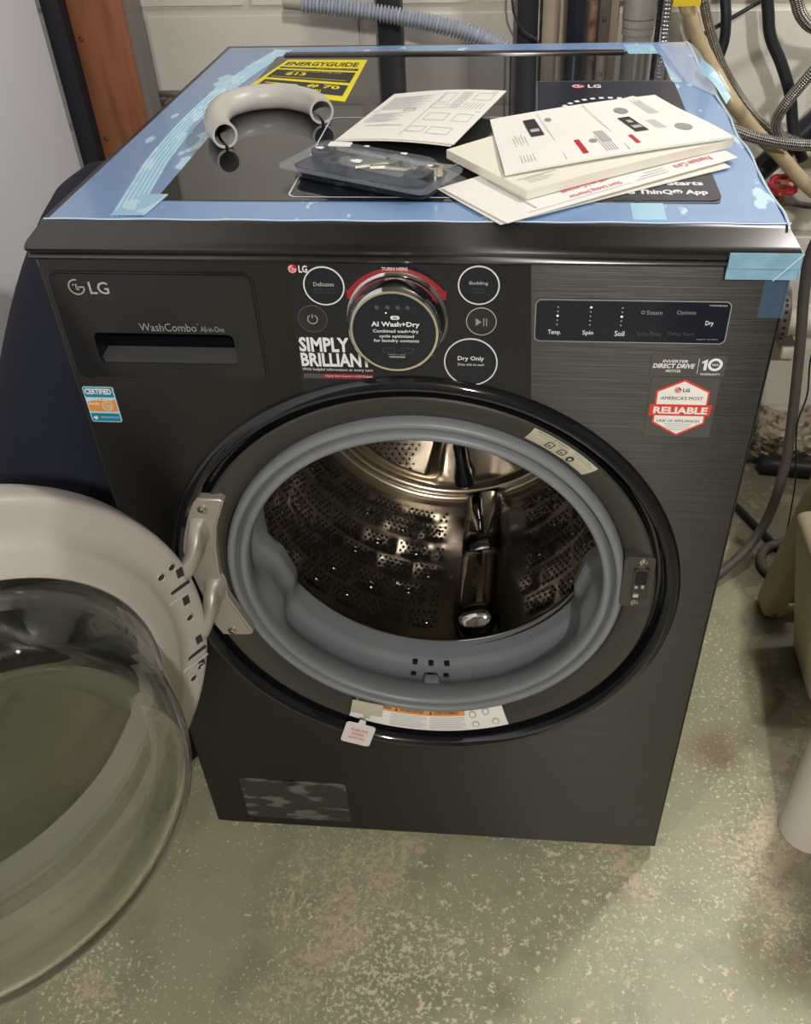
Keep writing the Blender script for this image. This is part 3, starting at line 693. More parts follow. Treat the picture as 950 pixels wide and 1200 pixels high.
x.ring(.0045, .0058, M['cream_label'], (-.3150, .8035), -.0017, -.0015, 20).ring(.0012, .0022, M['cream_label'], (-.3165, .8045), -.0017, -.0015, 10).ring(.0012, .0022, M['cream_label'], (-.3130, .8025), -.0017, -.0015, 10)
x.poly([(-.3345, .789), (-.330, .7915), (-.3285, .789), (-.331, .786)], M['white'], f2)
x.build('lettering', s3)

# ---- door surround, lip and groove
sr = MB().revolve([(.2995, .0005), (.2975, -.0045), (.2935, -.0085), (.2885, -.0090), (.2845, -.0060), (.2815, .000), (.2810, .006)], M['gloss_black'], 160, None, (CX, 0, CZ)).build('surround_lip', WM)
sr = MB().revolve([(.2812, .002), (.2808, .012), (.2790, .0165), (.2760, .0165), (.2735, .012), (.2725, .004)], M['gloss_black'], 160, None, (CX, 0, CZ)).build('surround_groove', WM)
sr = MB().revolve([(.2728, .0075), (.2718, .0046), (.2695, .0035), (.262, .0055), (.252, .0105), (.243, .0165), (.2405, .0185), (.2398, .022), (.2395, .05), (.232, .06)], M['surround'], 160, None, (CX, 0, CZ)).build('door_surround', WM)
# gasket
g0 = [(.2395, .034), (.2392, .022), (.2380, .014), (.2345, .0092), (.2300, .0080), (.2262, .0100), (.2245, .0140), (.2235, .0185), (.2220, .0200), (.2205, .0180), (.2192, .0135), (.2165, .0100), (.2125, .0085), (.2085, .0100), (.2060, .0145), (.2055, .022), (.2075, .032), (.2130, .043), (.2200, .050), (.2270, .055), (.2320, .062), (.2335, .072), (.2325, .082), (.2300, .089), (.2255, .0945), (.2240, .100), (.2225, .108), (.2200, .116), (.2195, .1235)]
g0 = [(.2395 - (.2395 - r) * .80, y) if i < 19 else (r, y) for i, (r, y) in enumerate(g0)]
def gfn(t, k, r, y):
    if y > .03:
        wy = min(1, (y - .03) / .03) * (1 if y < .095 else max(0, 1 - (y - .095) / .03) * .4 + .6 * (y < .118))
        for t0, wd, am in ((PI * 1.095, .20, .026), (2 * PI - .27, .20, .026)):
            d = (t - t0); d = (d + PI) % (2 * PI) - PI
            r -= am * wy * math.exp(-(d / wd) ** 4)
    return r, y
gk = MB().revolve(g0, M['gasket'], 180, None, (CX, 0, CZ), fn=gfn).build('rubber_gasket', WM, auto=60); gk['label'] = 'grey ribbed rubber gasket round the opening'
x = MB()
for a in (-.10, 0, .10):
    for rr, yy in ((.2278, .0885), (.2335, .070)):
        t = -PI / 2 + a - .02
        T = Matrix.Translation((CX, 0, CZ)) @ Matrix.Rotation(-t + 0, 4, 'Y')
        x.box(rr - .004, rr + .003, yy - .0022, yy + .0022, -.0035, .0035, M['hole'], T)
x.build('drain_slot', gk)
x = MB().box(-.011, .011, .046, .060, -.2325, -.216, M['gasket_in'], Matrix.Translation((CX, 0, CZ)), bev=.004); x.build('drain_spout', gk)
# drum
DC = (.002, 0, .545); RD = .248; NY = 66; NT = 288
dm = MB(); vs = []
def smooth(x, a, b): 
    t = max(0, min(1, (x - a) / (b - a))); return t * t * (3 - 2 * t)
LT = [-1.32, -1.32 + 2 * PI / 3, -1.32 + 4 * PI / 3]
def drum_h(t, y):
    """inward embossing of the drum wall"""
    gap = min(abs((t - a + PI) % (2 * PI) - PI) for a in LT)
    k = smooth(gap, .22, .34) * smooth(y, .165, .185) * smooth(.455 - y, 0, .02)
    u = t * RD / .062; v = (y - .17) / .050
    row = math.floor(v); uu = (u + .5 * (row % 2)) % 1 - .5; vv = v % 1 - .5
    d = max(abs(uu) * 1.05, abs(vv) * 1.15)
    return k * (.0016 * (1 - smooth(d, .28, .50)) )
for i in range(NT):
    t = 2 * PI * i / NT
    for j in range(NY + 1):
        y = .145 + (.47 - .145) * j / NY; r = RD - drum_h(t, y)
        vs.append((DC[0] + r * math.cos(t), y, DC[2] + r * math.sin(t)))
fs = [[i * (NY + 1) + j, i * (NY + 1) + j + 1, ((i + 1) % NT) * (NY + 1) + j + 1, ((i + 1) % NT) * (NY + 1) + j] for i in range(NT) for j in range(NY)]
dm.add(vs, fs, M['drum'], True)
dm.revolve([(.246, .150), (.247, .140), (.243, .134), (.234, .130), (.226, .1275)], M['drum'], 144, None, DC)
drum = dm.build('drum', WM, auto=0); drum['label'] = 'perforated dark stainless steel drum inside the opening'
x = MB().revolve([(.2285, .131), (.2265, .1275), (.2235, .1262), (.2210, .1285), (.2205, .132), (.2235, .1345)], M['drum_rim'], 144, None, DC, closed=True).build('drum_rim', drum)
x = MB().revolve([(.2550, .118), (.2190, .1175), (.2185, .1145), (.2560, .1140)], M['black_plastic'], 96, None, DC).build('tub_lip', WM)
# tub behind drum keeps it dark
x = MB().revolve([(.2205, .122), (.252, .13), (.262, .16), (.262, .52), (0, .53)], M['black_plastic'], 64, None, DC).build('tub', WM)
# perforations in staggered rows
x = MB(); cnt = 0
def hole_at(mb, c, nrm, r, nn=6, el=1.):
    a = Vector((0, 1, 0)) if abs(nrm.y) < .9 else Vector((1, 0, 0)); u = (a - nrm * a.dot(nrm)).normalized(); v = nrm.cross(u)
    mb.add([c + u * math.cos(2 * PI * i / nn) * r * el + v * math.sin(2 * PI * i / nn) * r for i in range(nn)], [list(range(nn))], M['hole'])
st_t = .0088 / RD
for j in range(31):
    y = .172 + j * .0092
    for i in range(int(2 * PI / st_t)):
        t = (i + .5 * (j % 2)) * st_t
        gap = min(abs((t - a + PI) % (2 * PI) - PI) for a in LT)
        if gap < .27: continue
        if drum_h(t, y) < .0002 : continue
        r = RD - drum_h(t, y) - .0007
        nv = Vector((-math.cos(t), 0, -math.sin(t)))
        hole_at(x, Vector((DC[0] + r * math.cos(t), y, DC[2] + r * math.sin(t))), nv, .0023, 8, 1.3)
x = x.build('perforations', drum); x['kind'] = 'stuff'
# embossed bubbles between the perforated fields
x = MB()
for j in range(5):
    for i in range(int(2 * PI * RD / .062)):
        t = (i + .5 * (j % 2) + .5) * .062 / RD + random.uniform(-.02, .02); y = .195 + j * .05 + random.uniform(-.006, .006) - .025 + .025
        gap = min(abs((t - a + PI) % (2 * PI) - PI) for a in LT)
        if gap < .30 or random.random() < .35: continue
        rr = random.uniform(.0055, .0085)
        nv = Vector((-math.cos(t), 0, -math.sin(t))); u = Vector((0, 1, 0)); v = nv.cross(u); c = Vector((DC[0], y, DC[2])) - nv * (RD - .001)
        vs = []; K = 4; n = 12
        for k in range(K):
            q = k / (K - 1) * PI / 2
            for l in range(n):
                a = 2 * PI * l / n; vs.append(c + (u * math.cos(a) + v * math.sin(a)) * rr * math.cos(q) + nv * .004 * math.sin(q) )
        x.add(vs, [[k * n + l, k * n + (l + 1) % n, (k + 1) * n + (l + 1) % n, (k + 1) * n + l] for k in range(K - 1) for l in range(n)], M['drum'], True)
x = x.build('embossed_bumps', drum, auto=0); x['kind'] = 'stuff'
# back plate with three arms and perforated lobes
def bh(r, t):
    c3 = math.cos(3 * (t - LT[0] + .02)); lobe = smooth(-c3, -.62, -.10)
    return .030 * lobe * smooth(r, .045, .085) * smooth(.208 - r, 0, .030) + .016 * smooth(.075 - r, 0, .02)
x = MB(); vs = []; NR = 44; NA = 180
for i in range(NA):
    t = 2 * PI * i / NA
    for j in range(NR + 1):
        r = .215 * j / NR; vs.append((DC[0] + r * math.cos(t), .492 - bh(r, t), DC[2] + r * math.sin(t)))
x.add(vs, [[i * (NR + 1) + j, i * (NR + 1) + j + 1, ((i + 1) % NA) * (NR + 1) + j + 1, ((i + 1) % NA) * (NR + 1) + j] for i in range(NA) for j in range(NR)], M['drum_back'], True)
x.revolve([(.214, .492), (.217, .482), (.223, .476), (.229, .478), (.233, .486), (.238, .487), (.243, .480), (.2485, .468)], M['drum_back'], 144, None, DC)
bk = x.build('back_plate', drum, auto=0); bk['label'] = 'golden steel back of the drum with raised perforated lobes'
x = MB()
for i in range(-24, 25):
    for j in range(-24, 25):
        a = i * .0115 + (j % 2) * .00575; b_ = j * .0100; r = math.hypot(a, b_); t = math.atan2(b_, a)
        if r < .09 or r > .178 or math.cos(3 * (t - LT[0] + .02)) > -.30: continue
        x.add([(DC[0] + a + .0022 * math.cos(2 * PI * k / 8), .492 - bh(r, t) - .0008, DC[2] + b_ + .0022 * math.sin(2 * PI * k / 8)) for k in range(8)], [list(range(8))], M['hole'])
x = x.build('back_perforations', drum); x['kind'] = 'stuff'
for k in range(3):
    a = -1.46 + k * 2 * PI / 3; T = Matrix.Translation((DC[0], .470, DC[2])) @ Matrix.Rotation(-a, 4, 'Y')
    vs = []; n1 = 14; n2 = 12
    for i in range(n1 + 1):
        s_ = i / n1; r = .05 + .162 * s_; ww = .011 + .007 * math.exp(-((s_ - .88) / .12) ** 2); e_ = 1 if i < n1 else .4
        for l in range(n2 + 1):
            q = PI * l / n2; vs.append((r, .012 - .020 * e_ * math.sin(q) ** .6, ww * e_ * math.cos(q)))
    MB().add(vs, [[i * (n2 + 1) + l, (i + 1) * (n2 + 1) + l, (i + 1) * (n2 + 1) + l + 1, i * (n2 + 1) + l + 1] for i in range(n1) for l in range(n2)], M['gloss_black'], True, T).build('back_arm', drum)
# lifters
for a in LT:
    mb = MB(); vs = []; n1 = 30; n2 = 12
    T = Matrix.Translation(DC) @ Matrix.Rotation(-a, 4, 'Y')
    for i in range(n1 + 1):
        s_ = i / n1; y = .150 + .315 * s_
        end = math.sqrt(max(0, 1 - max(0, (1 - s_ / .10)) ** 2)) if s_ < .10 else 1.
        hh = .046 * (1 - .25 * s_) * (end if s_ < .1 else 1) * (.80 + .20 * math.cos(2 * PI * min(1, max(0, (s_ - .50) / .12)))) 
        ww = .037 * (.35 + .65 * end) * (1 - .12 * s_)
        for k in range(n2 + 1):
            q = PI * k / n2; cw = math.copysign(abs(math.cos(q)) ** .65, math.cos(q)); sw = abs(math.sin(q)) ** .6
            vs.append((RD + .002 - hh * sw, y, ww * cw))
    mb.add(vs, [[i * (n2 + 1) + k, (i + 1) * (n2 + 1) + k, (i + 1) * (n2 + 1) + k + 1, i * (n2 + 1) + k + 1] for i in range(n1) for k in range(n2)], M['lifter'], True, T)
    for i in range(9):
        if i in (5,): continue
        y = .195 + i * .024; s_ = (y - .15) / .315; hh = .046 * (1 - .25 * s_) * (.80 + .20 * math.cos(2 * PI * min(1, max(0, (s_ - .50) / .12))))
        mb.add([T @ Vector((RD + .0012 - hh, y + .0022 * math.cos(2 * PI * k / 8), .0022 * math.sin(2 * PI * k / 8))) for k in range(8)], [list(range(8))], M['hole'])
    mb.build('lifter', drum, auto=70)

# ---- warning label, hanging tag, info label on the surround
def cone_y(r):  # depth of the surround surface at radius r
    P = [(.2728, .0075), (.2718, .0046), (.2695, .0035), (.262, .0055), (.252, .0105), (.243, .0165), (.2405, .0185)]
    for (r0, y0), (r1, y1) in zip(P, P[1:]):
        if r <= r0 and r >= r1: return y0 + (y1 - y0) * (r0 - r) / (r0 - r1)
    return .0075 if r > .27 else .0185
def polar(a0, a1, r0, r1, e):
    def f(u, v):
        t = a0 + (a1 - a0) * u; r = r1 + (r0 - r1) * v   # v=1 at r0 (top edge)
        return Vector((CX + r * math.cos(t), cone_y(r) - e, CZ + r * math.sin(t)))
    return f
def grid_label(mb, f, m, nu=24, nv=5):
    vs = [f(i / nu, k / nv) for i in range(nu + 1) for k in range(nv + 1)]
    mb.add(vs, [[i * (nv + 1) + k, (i + 1) * (nv + 1) + k, (i + 1) * (nv + 1) + k + 1, i * (nv + 1) + k + 1] for i in range(nu) for k in range(nv)], m, True)
wl_f = lambda e: polar(-PI / 2 - .425, -PI / 2 + .415, .2400, .2690, e)
def sub(f, u0, u1, v0, v1): return lambda u, v: f(u0 + (u1 - u0) * u, v0 + (v1 - v0) * v)
x = MB(); grid_label(x, wl_f(.0006), M['paper'], 32); lb = x.build('warning_label', WM); lb['label'] = 'curved white and orange warning label below the opening'
x = MB(); f_ = wl_f(.0010)
grid_label(x, sub(f_, .02, .74, .70, .97), M['orange'], 30)
g_ = wl_f(.0014)
for u0 in (.10, .27, .50): x.poly([(u0, .76), (u0 + .02, .76), (u0 + .01, .92)], M['black_print'], g_)
x.text('ADVERTENCIA', (.125, .245, .78, .89), M['black_print'], g_, .02).text('WARNING', (.30, .46, .78, .89), M['black_print'], g_, .02).text('AVERTISSEMENT', (.53, .70, .78, .89), M['black_print'], g_, .02)
for c0, c1 in ((.25, .485), (.505, .735)):
    for i in range(9): grid_label(x, sub(f_, c0, c1 - (.03 if i % 4 == 3 else 0), .62 - i * .065, .645 - i * .065), M['faint_print'], 8, 1)
for cu_, cv_ in ((.79, .72), (.88, .78), (.80, .28), (.93, .30)):
    x.poly([(cu_ + .025 * math.cos(2 * PI * i / 12), cv_ + .16 * math.sin(2 * PI * i / 12)) for i in range(12)], M['faint_print'], f_); x.poly([(cu_ + .016 * math.cos(2 * PI * i / 12), cv_ + .10 * math.sin(2 * PI * i / 12)) for i in range(12)], M['paper'], g_)
x.build('print', lb)
# grey bracket clip and hanging paper tag
x = MB(); x.prism([(-.0985, .3395), (-.0575, .3300), (-.0605, .3055), (-.0775, .3085), (-.0780, .3015), (-.0860, .3025), (-.0855, .3100), (-.1035, .3150)], .0000, .0015, M['cream_label']); tg = x.build('tag_clip', WM)
x = MB(); q = rrect(-.0205, .0205, -.023, .023, .005); T = Matrix.Translation((-.0935, -.0130, .2835)) @ Matrix.Rotation(.30, 4, 'Y')
x.prism(q, -.0006, .0002, M['paper'], T); x.prism([(-.006, .020), (.006, .020), (.004, .032), (-.004, .032)], -.0005, .0002, M['paper'], T)
x = x.build('hanging_tag', tg); x['label'] = 'small white card tag with red lettering'
x2 = MB(); tfn = lambda a, b: T @ Vector((-a, -.0009, -b))
x2.text('READ BEFORE', (-.012, .012, -.012, -.006), M['pink'], tfn, .02).text('OPENING', (-.009, .009, -.003, .003), M['pink'], tfn, .02).text('THE DOOR', (-.012, .012, .006, .012), M['pink'], tfn, .02)
x2.build('tag_print', tg)
ql = polar(PI * .5 - .50, PI * .5 - .83, .2695, .2475, .0006); 
x = MB(); qf = lambda u, v: polar(PI / 2 - .475, PI / 2 - .79, .2690, .2470, .0006)(u, v); grid_label(x, qf, M['cream_label'], 16); il = x.build('info_label', WM); il['label'] = 'small cream label with pictograms on the upper right of the surround'
x = MB(); qg = polar(PI / 2 - .475, PI / 2 - .79, .2690, .2470, .0012)
x.text('LG Service & Support', (.06, .52, .84, .95), M['black_print'], qg, .02).text('Scan for product registration', (.10, .55, .70, .78), M['black_print'], qg)
x.text('Manual / Tips', (.62, .90, .84, .93), M['black_print'], qg).text('scan & download app', (.62, .96, .70, .78), M['black_print'], qg)
for u0 in (.27, .46):
    for a0, a1, b0, b1 in ((0, .10, .2, .25), (0, .10, .6, .65), (0, .014, .2, .65), (.088, .10, .2, .65), (.03, .07, .35, .42)): x.rect(u0 + a0, u0 + a1, b0, b1, M['black_print'], qg)
x.poly([(.665 + .045 * math.cos(2 * PI * i / 12), .36 + .25 * math.sin(2 * PI * i / 12)) for i in range(12)], M['black_print'], qg)
qh = polar(PI / 2 - .475, PI / 2 - .79, .2690, .2470, .0016); x.poly([(.665 + .022 * math.cos(2 * PI * i / 12), .36 + .12 * math.sin(2 * PI * i / 12)) for i in range(12)], M['cream_label'], qh)
x.text('LG ThinQ', (.60, .74, .02, .09), M['black_print'], qg); x.build('print', il)

# ---- door latch
lp = MB().prism(rrect(.2365, .2705, .538, .616, .006), .0022, .014, M['surround'])
lt = lp.build('latch_plate', WM); 
x = MB().prism(rrect(.2475, .2655, .5520, .6005, .005), -.0006, .0028, M['gloss_black']).prism(rrect(.2500, .2630, .5760, .5960, .003), -.0012, -.0002, M['hole']).box(.2500, .2560, -.0016, -.0004, .5560, .5610, M['chrome']).box(.2505, .2540, -.0016, -.0004, .5705, .5735, M['chrome']).box(.2580, .2610, -.0016, -.0004, .5705, .5735, M['screw']); x.build('latch_hook', lt)
def screw(x_, z_, y, parent, r=.0038):
    m_ = MB().revolve([(r * 1.5, y), (r * 1.5, y - .001), (r, y - .0012), (r * .95, y - .0032), (r * .6, y - .004), (0, y - .004)], M['screw'], 20, None, (x_, 0, z_)).box(x_ - r * .6, x_ + r * .6, y - .0046, y - .0040, z_ - .0005, z_ + .0005, M['hole']); return m_.build('screw', parent)
screw(.2570, .6085, .0022, lt, .0030); screw(.2535, .5445, .0022, lt, .0028)
# ---- filter access door
x = MB().prism(rrect(-.2895, -.1265, .0375, .1415, .004), -.0002, .0012, M['steel_black'])
ff = x.build('filter_cover', WM)
bpf = paint_patch('scuffed_cover', (.035, .033, .03), (.15, .14, .12), 26, .52, .35, soft=.07, stretch=(.7, 1, 2.0)); ff.data.materials.clear(); ff.data.materials.append(bpf)
x = MB().revolve([(.0085, -.0004), (.0095, -.0008), (.0095, .0)], M['hole'], 20, None, (-.2125, 0, .1415), a0=PI, a1=2 * PI).box(-.2215, -.2035, -.0007, .0, .1405, .1418, M['hole']); x.build('finger_notch', ff)

# ================================================================== DOOR (open)
AZ = .882; DCt = Vector((-.4355, -.2582, .5461))
door = empty('door', DCt, (0, 0, AZ), WM); door['label'] = 'round door swung open to the left, inner side and glass bowl showing'
n = 140
x = MB().revolve([(.2120, .030), (.2120, -.010), (.2125, -.0165), (.2150, -.0190), (.2200, -.0185), (.2260, -.0150), (.2370, -.0125), (.2440, -.0085), (.2500, -.0030), (.2620, -.0010), (.2800, .0), (.2850, .0012), (.2880, .0045), (.2885, .012), (.2880, .026), (.2870, .036), (.2840, .040)], M['ring'], n)
dr_ = x.build('door_ring', door); dr_['label'] = 'light grey plastic inner ring'
x = MB().revolve([(.2845, .0395), (.2835, .046), (.2780, .050), (.22, .054), (0, .056)], M['door_outer'], n)
x.revolve([(.2860, .0395), (.2500, .0300), (.2, .034), (0, .034)], M['door_outer'], n)
do = x.build('outer_glass', door); do['label'] = 'dark tinted outer door glass seen through the bowl'
# glass bowl
TAU = .1291
outer = [(.2210, -.014), (.2150, -.0195), (.2105, -.026), (.2085, -.040), (.2050, -.070), (.2005, -.100), (.1965, -.117), (.1915, -.1260), (.1830, -.1300), (.1740, -.1290), (.1660, -.1240), (.1600, -.1190), (.1500, -.1170), (.10, -.1165), (.05, -.1163), (0, -.1162)]
inner = [(0, -.1092), (.05, -.1093), (.10, -.1095), (.1480, -.1098), (.1580, -.1110), (.1680, -.1165), (.1760, -.1205), (.1830, -.1205), (.1880, -.1165), (.1915, -.105), (.1955, -.085), (.1995, -.060), (.2025, -.035), (.2040, -.018), (.2100, -.008), (.2210, -.008)]
def bfn(t, k, r, y):
    s_ = r * math.sin(t); return r, y * (1 - s_ * math.tan(TAU) / .121 * min(1, max(0, (-y - .02) / .05)))
prof = outer + inner; vs = []; K = len(prof); NB = 128
bw = MB(); 
for i in range(NB):
    t = 2 * PI * i / NB
    for k, (r, y) in enumerate(prof):
        r2, y2 = bfn(t, k, r, y); vs.append((r2 * math.cos(t) - .016 * min(1, -y / .12), y2, r2 * math.sin(t)))
bw.add(vs, [[i * K + k, i * K + (k + 1) % K, ((i + 1) % NB) * K + (k + 1) % K, ((i + 1) % NB) * K + k] for i in range(NB) for k in range(K) if k not in (len(outer) - 1,)], M['bowl'], True)
bwo = bw.build('glass_bowl', door, auto=0); bwo['label'] = 'clear thick moulded glass bowl bulging towards the viewer'
bm = bmesh.new(); bm.from_mesh(bwo.data); bmesh.ops.remove_doubles(bm, verts=bm.verts, dist=1e-6); bmesh.ops.recalc_face_normals(bm, faces=bm.faces); bm.to_mesh(bwo.data); bm.free()
# slots and screw holes of the hinge side of the ring (local coordinates: X towards the hinge)
def on_ring(px, pz, rw, rh, ang, y=-.0012):
    return Matrix.Translation((px, y, pz)) @ Matrix.Rotation(ang, 4, 'Y')
for pz in (.048, -.060):
    T = on_ring(.258 if pz > 0 else .256, pz, 0, 0, -.10)
    m_ = MB().box(-.020, .020, -.0006, .0006, -.0022, .0022, M['slot'], T)
    m_.box(-.018, .018, -.0030, -.0002, -.0130, -.0105, M['ring'], T, bev=.001).build('hinge_slot', door)
for px, pz in ((.247, .078), (.262, .083), (.266, .0), (.249, -.094), (.262, -.083)):
    x = MB(); T = Matrix.Translation((px, -.0022, pz)); x.revolve([(.0052, .0003), (.0046, -.0012), (.0040, .0)], M['ring'], 20, T); x.disc(.0040, M['slot'], 16, (0, 0), -.0001, .001, T)
    x.build('screw_hole', door)
for px, pz in ((.270, .068), (.268, .026), (.270, -.042), (.265, -.078)):
    x = MB(); x.box(px - .004, px + .004, -.0016, .001, pz - .006, pz + .006, M['slot'], None).box(px - .004, px + .002, -.003, -.0012, pz - .0075, pz - .0055, M['ring'])
    x.build('locating_notch', door)

# ================================================================== HINGE
hp = [(-.2532, .6857), (-.2165, .6861), (-.2130, .6825), (-.2277, .6469), (-.2341, .6180), (-.2384, .5729), (-.2344, .5316), (-.2135, .4738), (-.2140, .4690), (-.2180, .4657), (-.2525, .4642), (-.2600, .4802), (-.2640, .5200), (-.2760, .5844), (-.2770, .6160), (-.2690, .6502), (-.2600, .6780)]
bm = bmesh.new(); f0 = bm.faces.new([bm.verts.new((a, -.006, b)) for a, b in hp]); 
ex = bmesh.ops.extrude_face_region(bm, geom=[f0]); 
for v in [g for g in ex['geom'] if isinstance(g, bmesh.types.BMVert)]: v.co.y = .006
bmesh.ops.recalc_face_normals(bm, faces=bm.faces)
bmesh.ops.bevel(bm, geom=[e for e in bm.edges if all(v.co.y < 0 for v in e.verts)], offset=.0025, segments=3, affect='EDGES')
x = MB(); x.frombm(bm, M['hinge'], smooth=True)
hg = x.build('hinge', WM); hg['label'] = 'light grey cast metal door hinge with two arms'
screw(-.2385, .6715, -.006, hg, .0042); screw(-.2385, .4745, -.006, hg, .0040)
for z0, z1, tw in ((.640, .612, .0), (.545, .512, .0)):
    P = spline([(-.2480, .002, z0 + .004), (-.2490, -.011, z0 - .001), (-.2510, -.027, z0 - .012), (-.2600, -.037, z1 - .002), (-.2720, -.041, z1 - .008)], 8)
    vs = []; n = 12
    for i, p in enumerate(P):
        s_ = i / (len(P) - 1); hw = .016 - .005 * s_; hz = .019 - .009 * s_
        t = (P[min(i + 1, len(P) - 1)] - P[max(i - 1, 0)]).normalized(); u = t.cross(Vector((0, 0, 1))).normalized(); v = Vector((0, 0, 1))
        for k in range(n):
            a = 2 * PI * k / n; ca, sa = math.cos(a), math.sin(a)
            vs.append(p + u * math.copysign(abs(ca) ** .5, ca) * (.0085 if s_ > .3 else .0085 + (.3 - s_) * .02) + v * math.copysign(abs(sa) ** .5, sa) * hz)
    mb = MB().add(vs, [[i * n + k, i * n + (k + 1) % n, (i + 1) * n + (k + 1) % n, (i + 1) * n + k] for i in range(len(P) - 1) for k in range(n)] + [[(len(P) - 1) * n + k for k in range(n)]], M['hinge'], True)
    mb.build('hinge_arm', hg, auto=50)

# ================================================================== THINGS ON TOP
ZT = LZ + .0018
# curved split hose guide
tube_r = .0138
P = spline([(-.2130, .221, 0), (-.2290, .250, 0), (-.2400, .290, 0), (-.2390, .330, 0), (-.2180, .358, 0), (-.1830, .366, 0), (-.1520, .350, 0), (-.1340, .330, 0), (-.1230, .305, 0)], 8)
P = [p + Vector((0, 0, ZT + tube_r)) for p in P]; fr = frames(P); prof = []
for k in range(25): a = -PI / 2 + .16 + (2 * PI - .32) * k / 24; prof.append((tube_r * math.cos(a), tube_r * math.sin(a)))
for k in range(24, -1, -1): a = -PI / 2 + .16 + (2 * PI - .32) * k / 24; prof.append(((tube_r - .0026) * math.cos(a), (tube_r - .0026) * math.sin(a)))
vs = []; K = len(prof)
for i, p in enumerate(P):
    t = fr[i][0]; side = Vector((t.y, -t.x, 0)).normalized()
    for a, b_ in prof: vs.append(p + side * a + Vector((0, 0, b_)))
mb = MB().add(vs, [[i * K + k, i * K + (k + 1) % K, (i + 1) * K + (k + 1) % K, (i + 1) * K + k] for i in range(len(P) - 1) for k in range(K)] + [[k, k + 1, K - 2 - k, K - 1 - k] for k in range(24)] + [[(len(P) - 1) * K + q for q in (k, k + 1, K - 2 - k, K - 1 - k)] for k in range(24)], M['clip'], True)
hgd = mb.build('hose_guide', auto=50); tag(hgd, 'curved off-white split plastic hose guide on the black glass by the yellow label', 'hose guide')

# paper sheets
class Sheet:
    def __init__(s, c, bend, th): s.c = [Vector(q) for q in c]; s.bend = bend; s.th = th
    def at(s, u, v, e=0.):
        A, B, C_, D = s.c; p = A.lerp(B, u).lerp(D.lerp(C_, u), v); return p + Vector((0, 0, s.bend(u, v) + e))
    def fn(s, e=.0005): return lambda u, v: s.at(u, v, s.th + e)
    def mesh(s, mb, m, n=12):
        for lay in (0, 1):
            vs = [s.at(i / n, k / n, s.th * lay) for i in range(n + 1) for k in range(n + 1)]
            fs = [[i * (n + 1) + k, (i + 1) * (n + 1) + k, (i + 1) * (n + 1) + k + 1, i * (n + 1) + k + 1] for i in range(n) for k in range(n)]
            mb.add(vs, fs, m, True)
        for (f) in (lambda t: (t, 0), lambda t: (1, t), lambda t: (1 - t, 1), lambda t: (0, 1 - t)):
            vs = []
            for i in range(n + 1):
                u, v = f(i / n); vs += [s.at(u, v, 0), s.at(u, v, s.th)]
            mb.add(vs, [[2 * i, 2 * i + 2, 2 * i + 3, 2 * i + 1] for i in range(n)], m)
        return mb
# order of corners: A(0,0) B(1,0) C(1,1) D(0,1): text reads with u to the right, v up
# thick manual (under the loose sheet)
mn = Sheet([(.1104, .0648, ZT + .0048), (.0284, .1768, ZT + .0048), (.2300, .3650, ZT + .0044), (.3192, .2111, ZT + .0048)], lambda u, v: .0010 * math.sin(PI * v), .0085)
MNT = empty('manual', (.17, .22, ZT))
def rel(o, root): o.parent = root; o.matrix_parent_inverse = Matrix.Translation(root.location).inverted(); return o
tag(MNT, 'thick cream booklet with a page block, under the topmost printed sheet', 'booklet')
def freeze(mb, name, root):  # vertices are in world units: shift to the root
    mb.v = [tuple(Vector(v) - root.location) for v in mb.v]; return mb.build(name, root)
mb = MB(); mn.mesh(mb, M['paper_warm'])
freeze(mb, 'page_block', MNT)
mb = MB(); f_ = mn.fn()
mb.text('Service', (.30, .42, .11, .08), M['faint_print'], f_); mb.rect(.18, .188, .03, .20, M['faint_print'], f_)
for i in range(3): mb.rect(.10 + i * .03, .106 + i * .03, .05, .14 + .03 * (i % 2), M['faint_print'], f_)
freeze(mb, 'print', MNT)
# loose top sheet, folded, printed upside down
tsA = [(.3178, .2063, ZT + .0145), (.0896, .0973, ZT + .0150), (.0691, .2624, ZT + .0150), (.2534, .3562, ZT + .0140)]
tsh = Sheet([tsA[2], tsA[3], tsA[0], tsA[1]][2:] + [tsA[2], tsA[3]], lambda u, v: .0018 * math.sin(PI * u) + .0008 * math.sin(2 * PI * v), .0022)
# A = right-front, B = left-front, C = left-back, D = right-back  -> text upside down seen from the front
TS = empty('booklet', (.17, .26, ZT + .013)); tag(TS, 'topmost white booklet with black control pictures and small red bars, print upside down', 'booklet')
mb = MB(); tsh.mesh(mb, M['paper']); freeze(mb, 'cover', TS)
mb = MB(); f_ = tsh.fn(); g_ = tsh.fn(.0009)
for (u0, u1, v0, v1) in ((.765, .83, .52, .86), (.30, .365, .30, .62)): mb.rect(u0, u1, v0, v1, M['black_print'], f_)
mb.rect(.50, .545, .22, .42, M['faint_print'], f_)
for (u0, u1, v0, v1) in ((.635, .66, .08, .32), (.395, .415, .11, .26)): mb.rect(u0, u1, v0, v1, M['red'], f_)
for cu_, cv_, rr in ((.135, .28, .038), (.30, .76, .036), (.58, .26, .018), (.70, .80, .018)): mb.poly([(cu_ + rr * math.cos(2 * PI * i / 18), cv_ + rr * 1.9 * math.sin(2 * PI * i / 18)) for i in range(18)], M['grey_print'], f_)
for (u0, u1, v0, v1) in ((.775, .82, .60, .66), (.31, .355, .36, .42), (.32, .345, .48, .54)): mb.rect(u0, u1, v0, v1, M['faint_print'], g_)
for i in range(5):
    mb.rect(.555 - i * .012, .559 - i * .012, .06, .34 - .04 * (i % 3), M['faint_print'], f_); mb.rect(.86 + i * .014, .864 + i * .014, .10, .55 + .05 * (i % 2), M['faint_print'], f_)
    mb.rect(.18 - i * .012, .184 - i * .012, .62, .95 - .05 * (i % 2), M['faint_print'], f_); mb.rect(.25 - i * .010, .253 - i * .010, .30, .50, M['faint_print'], f_)
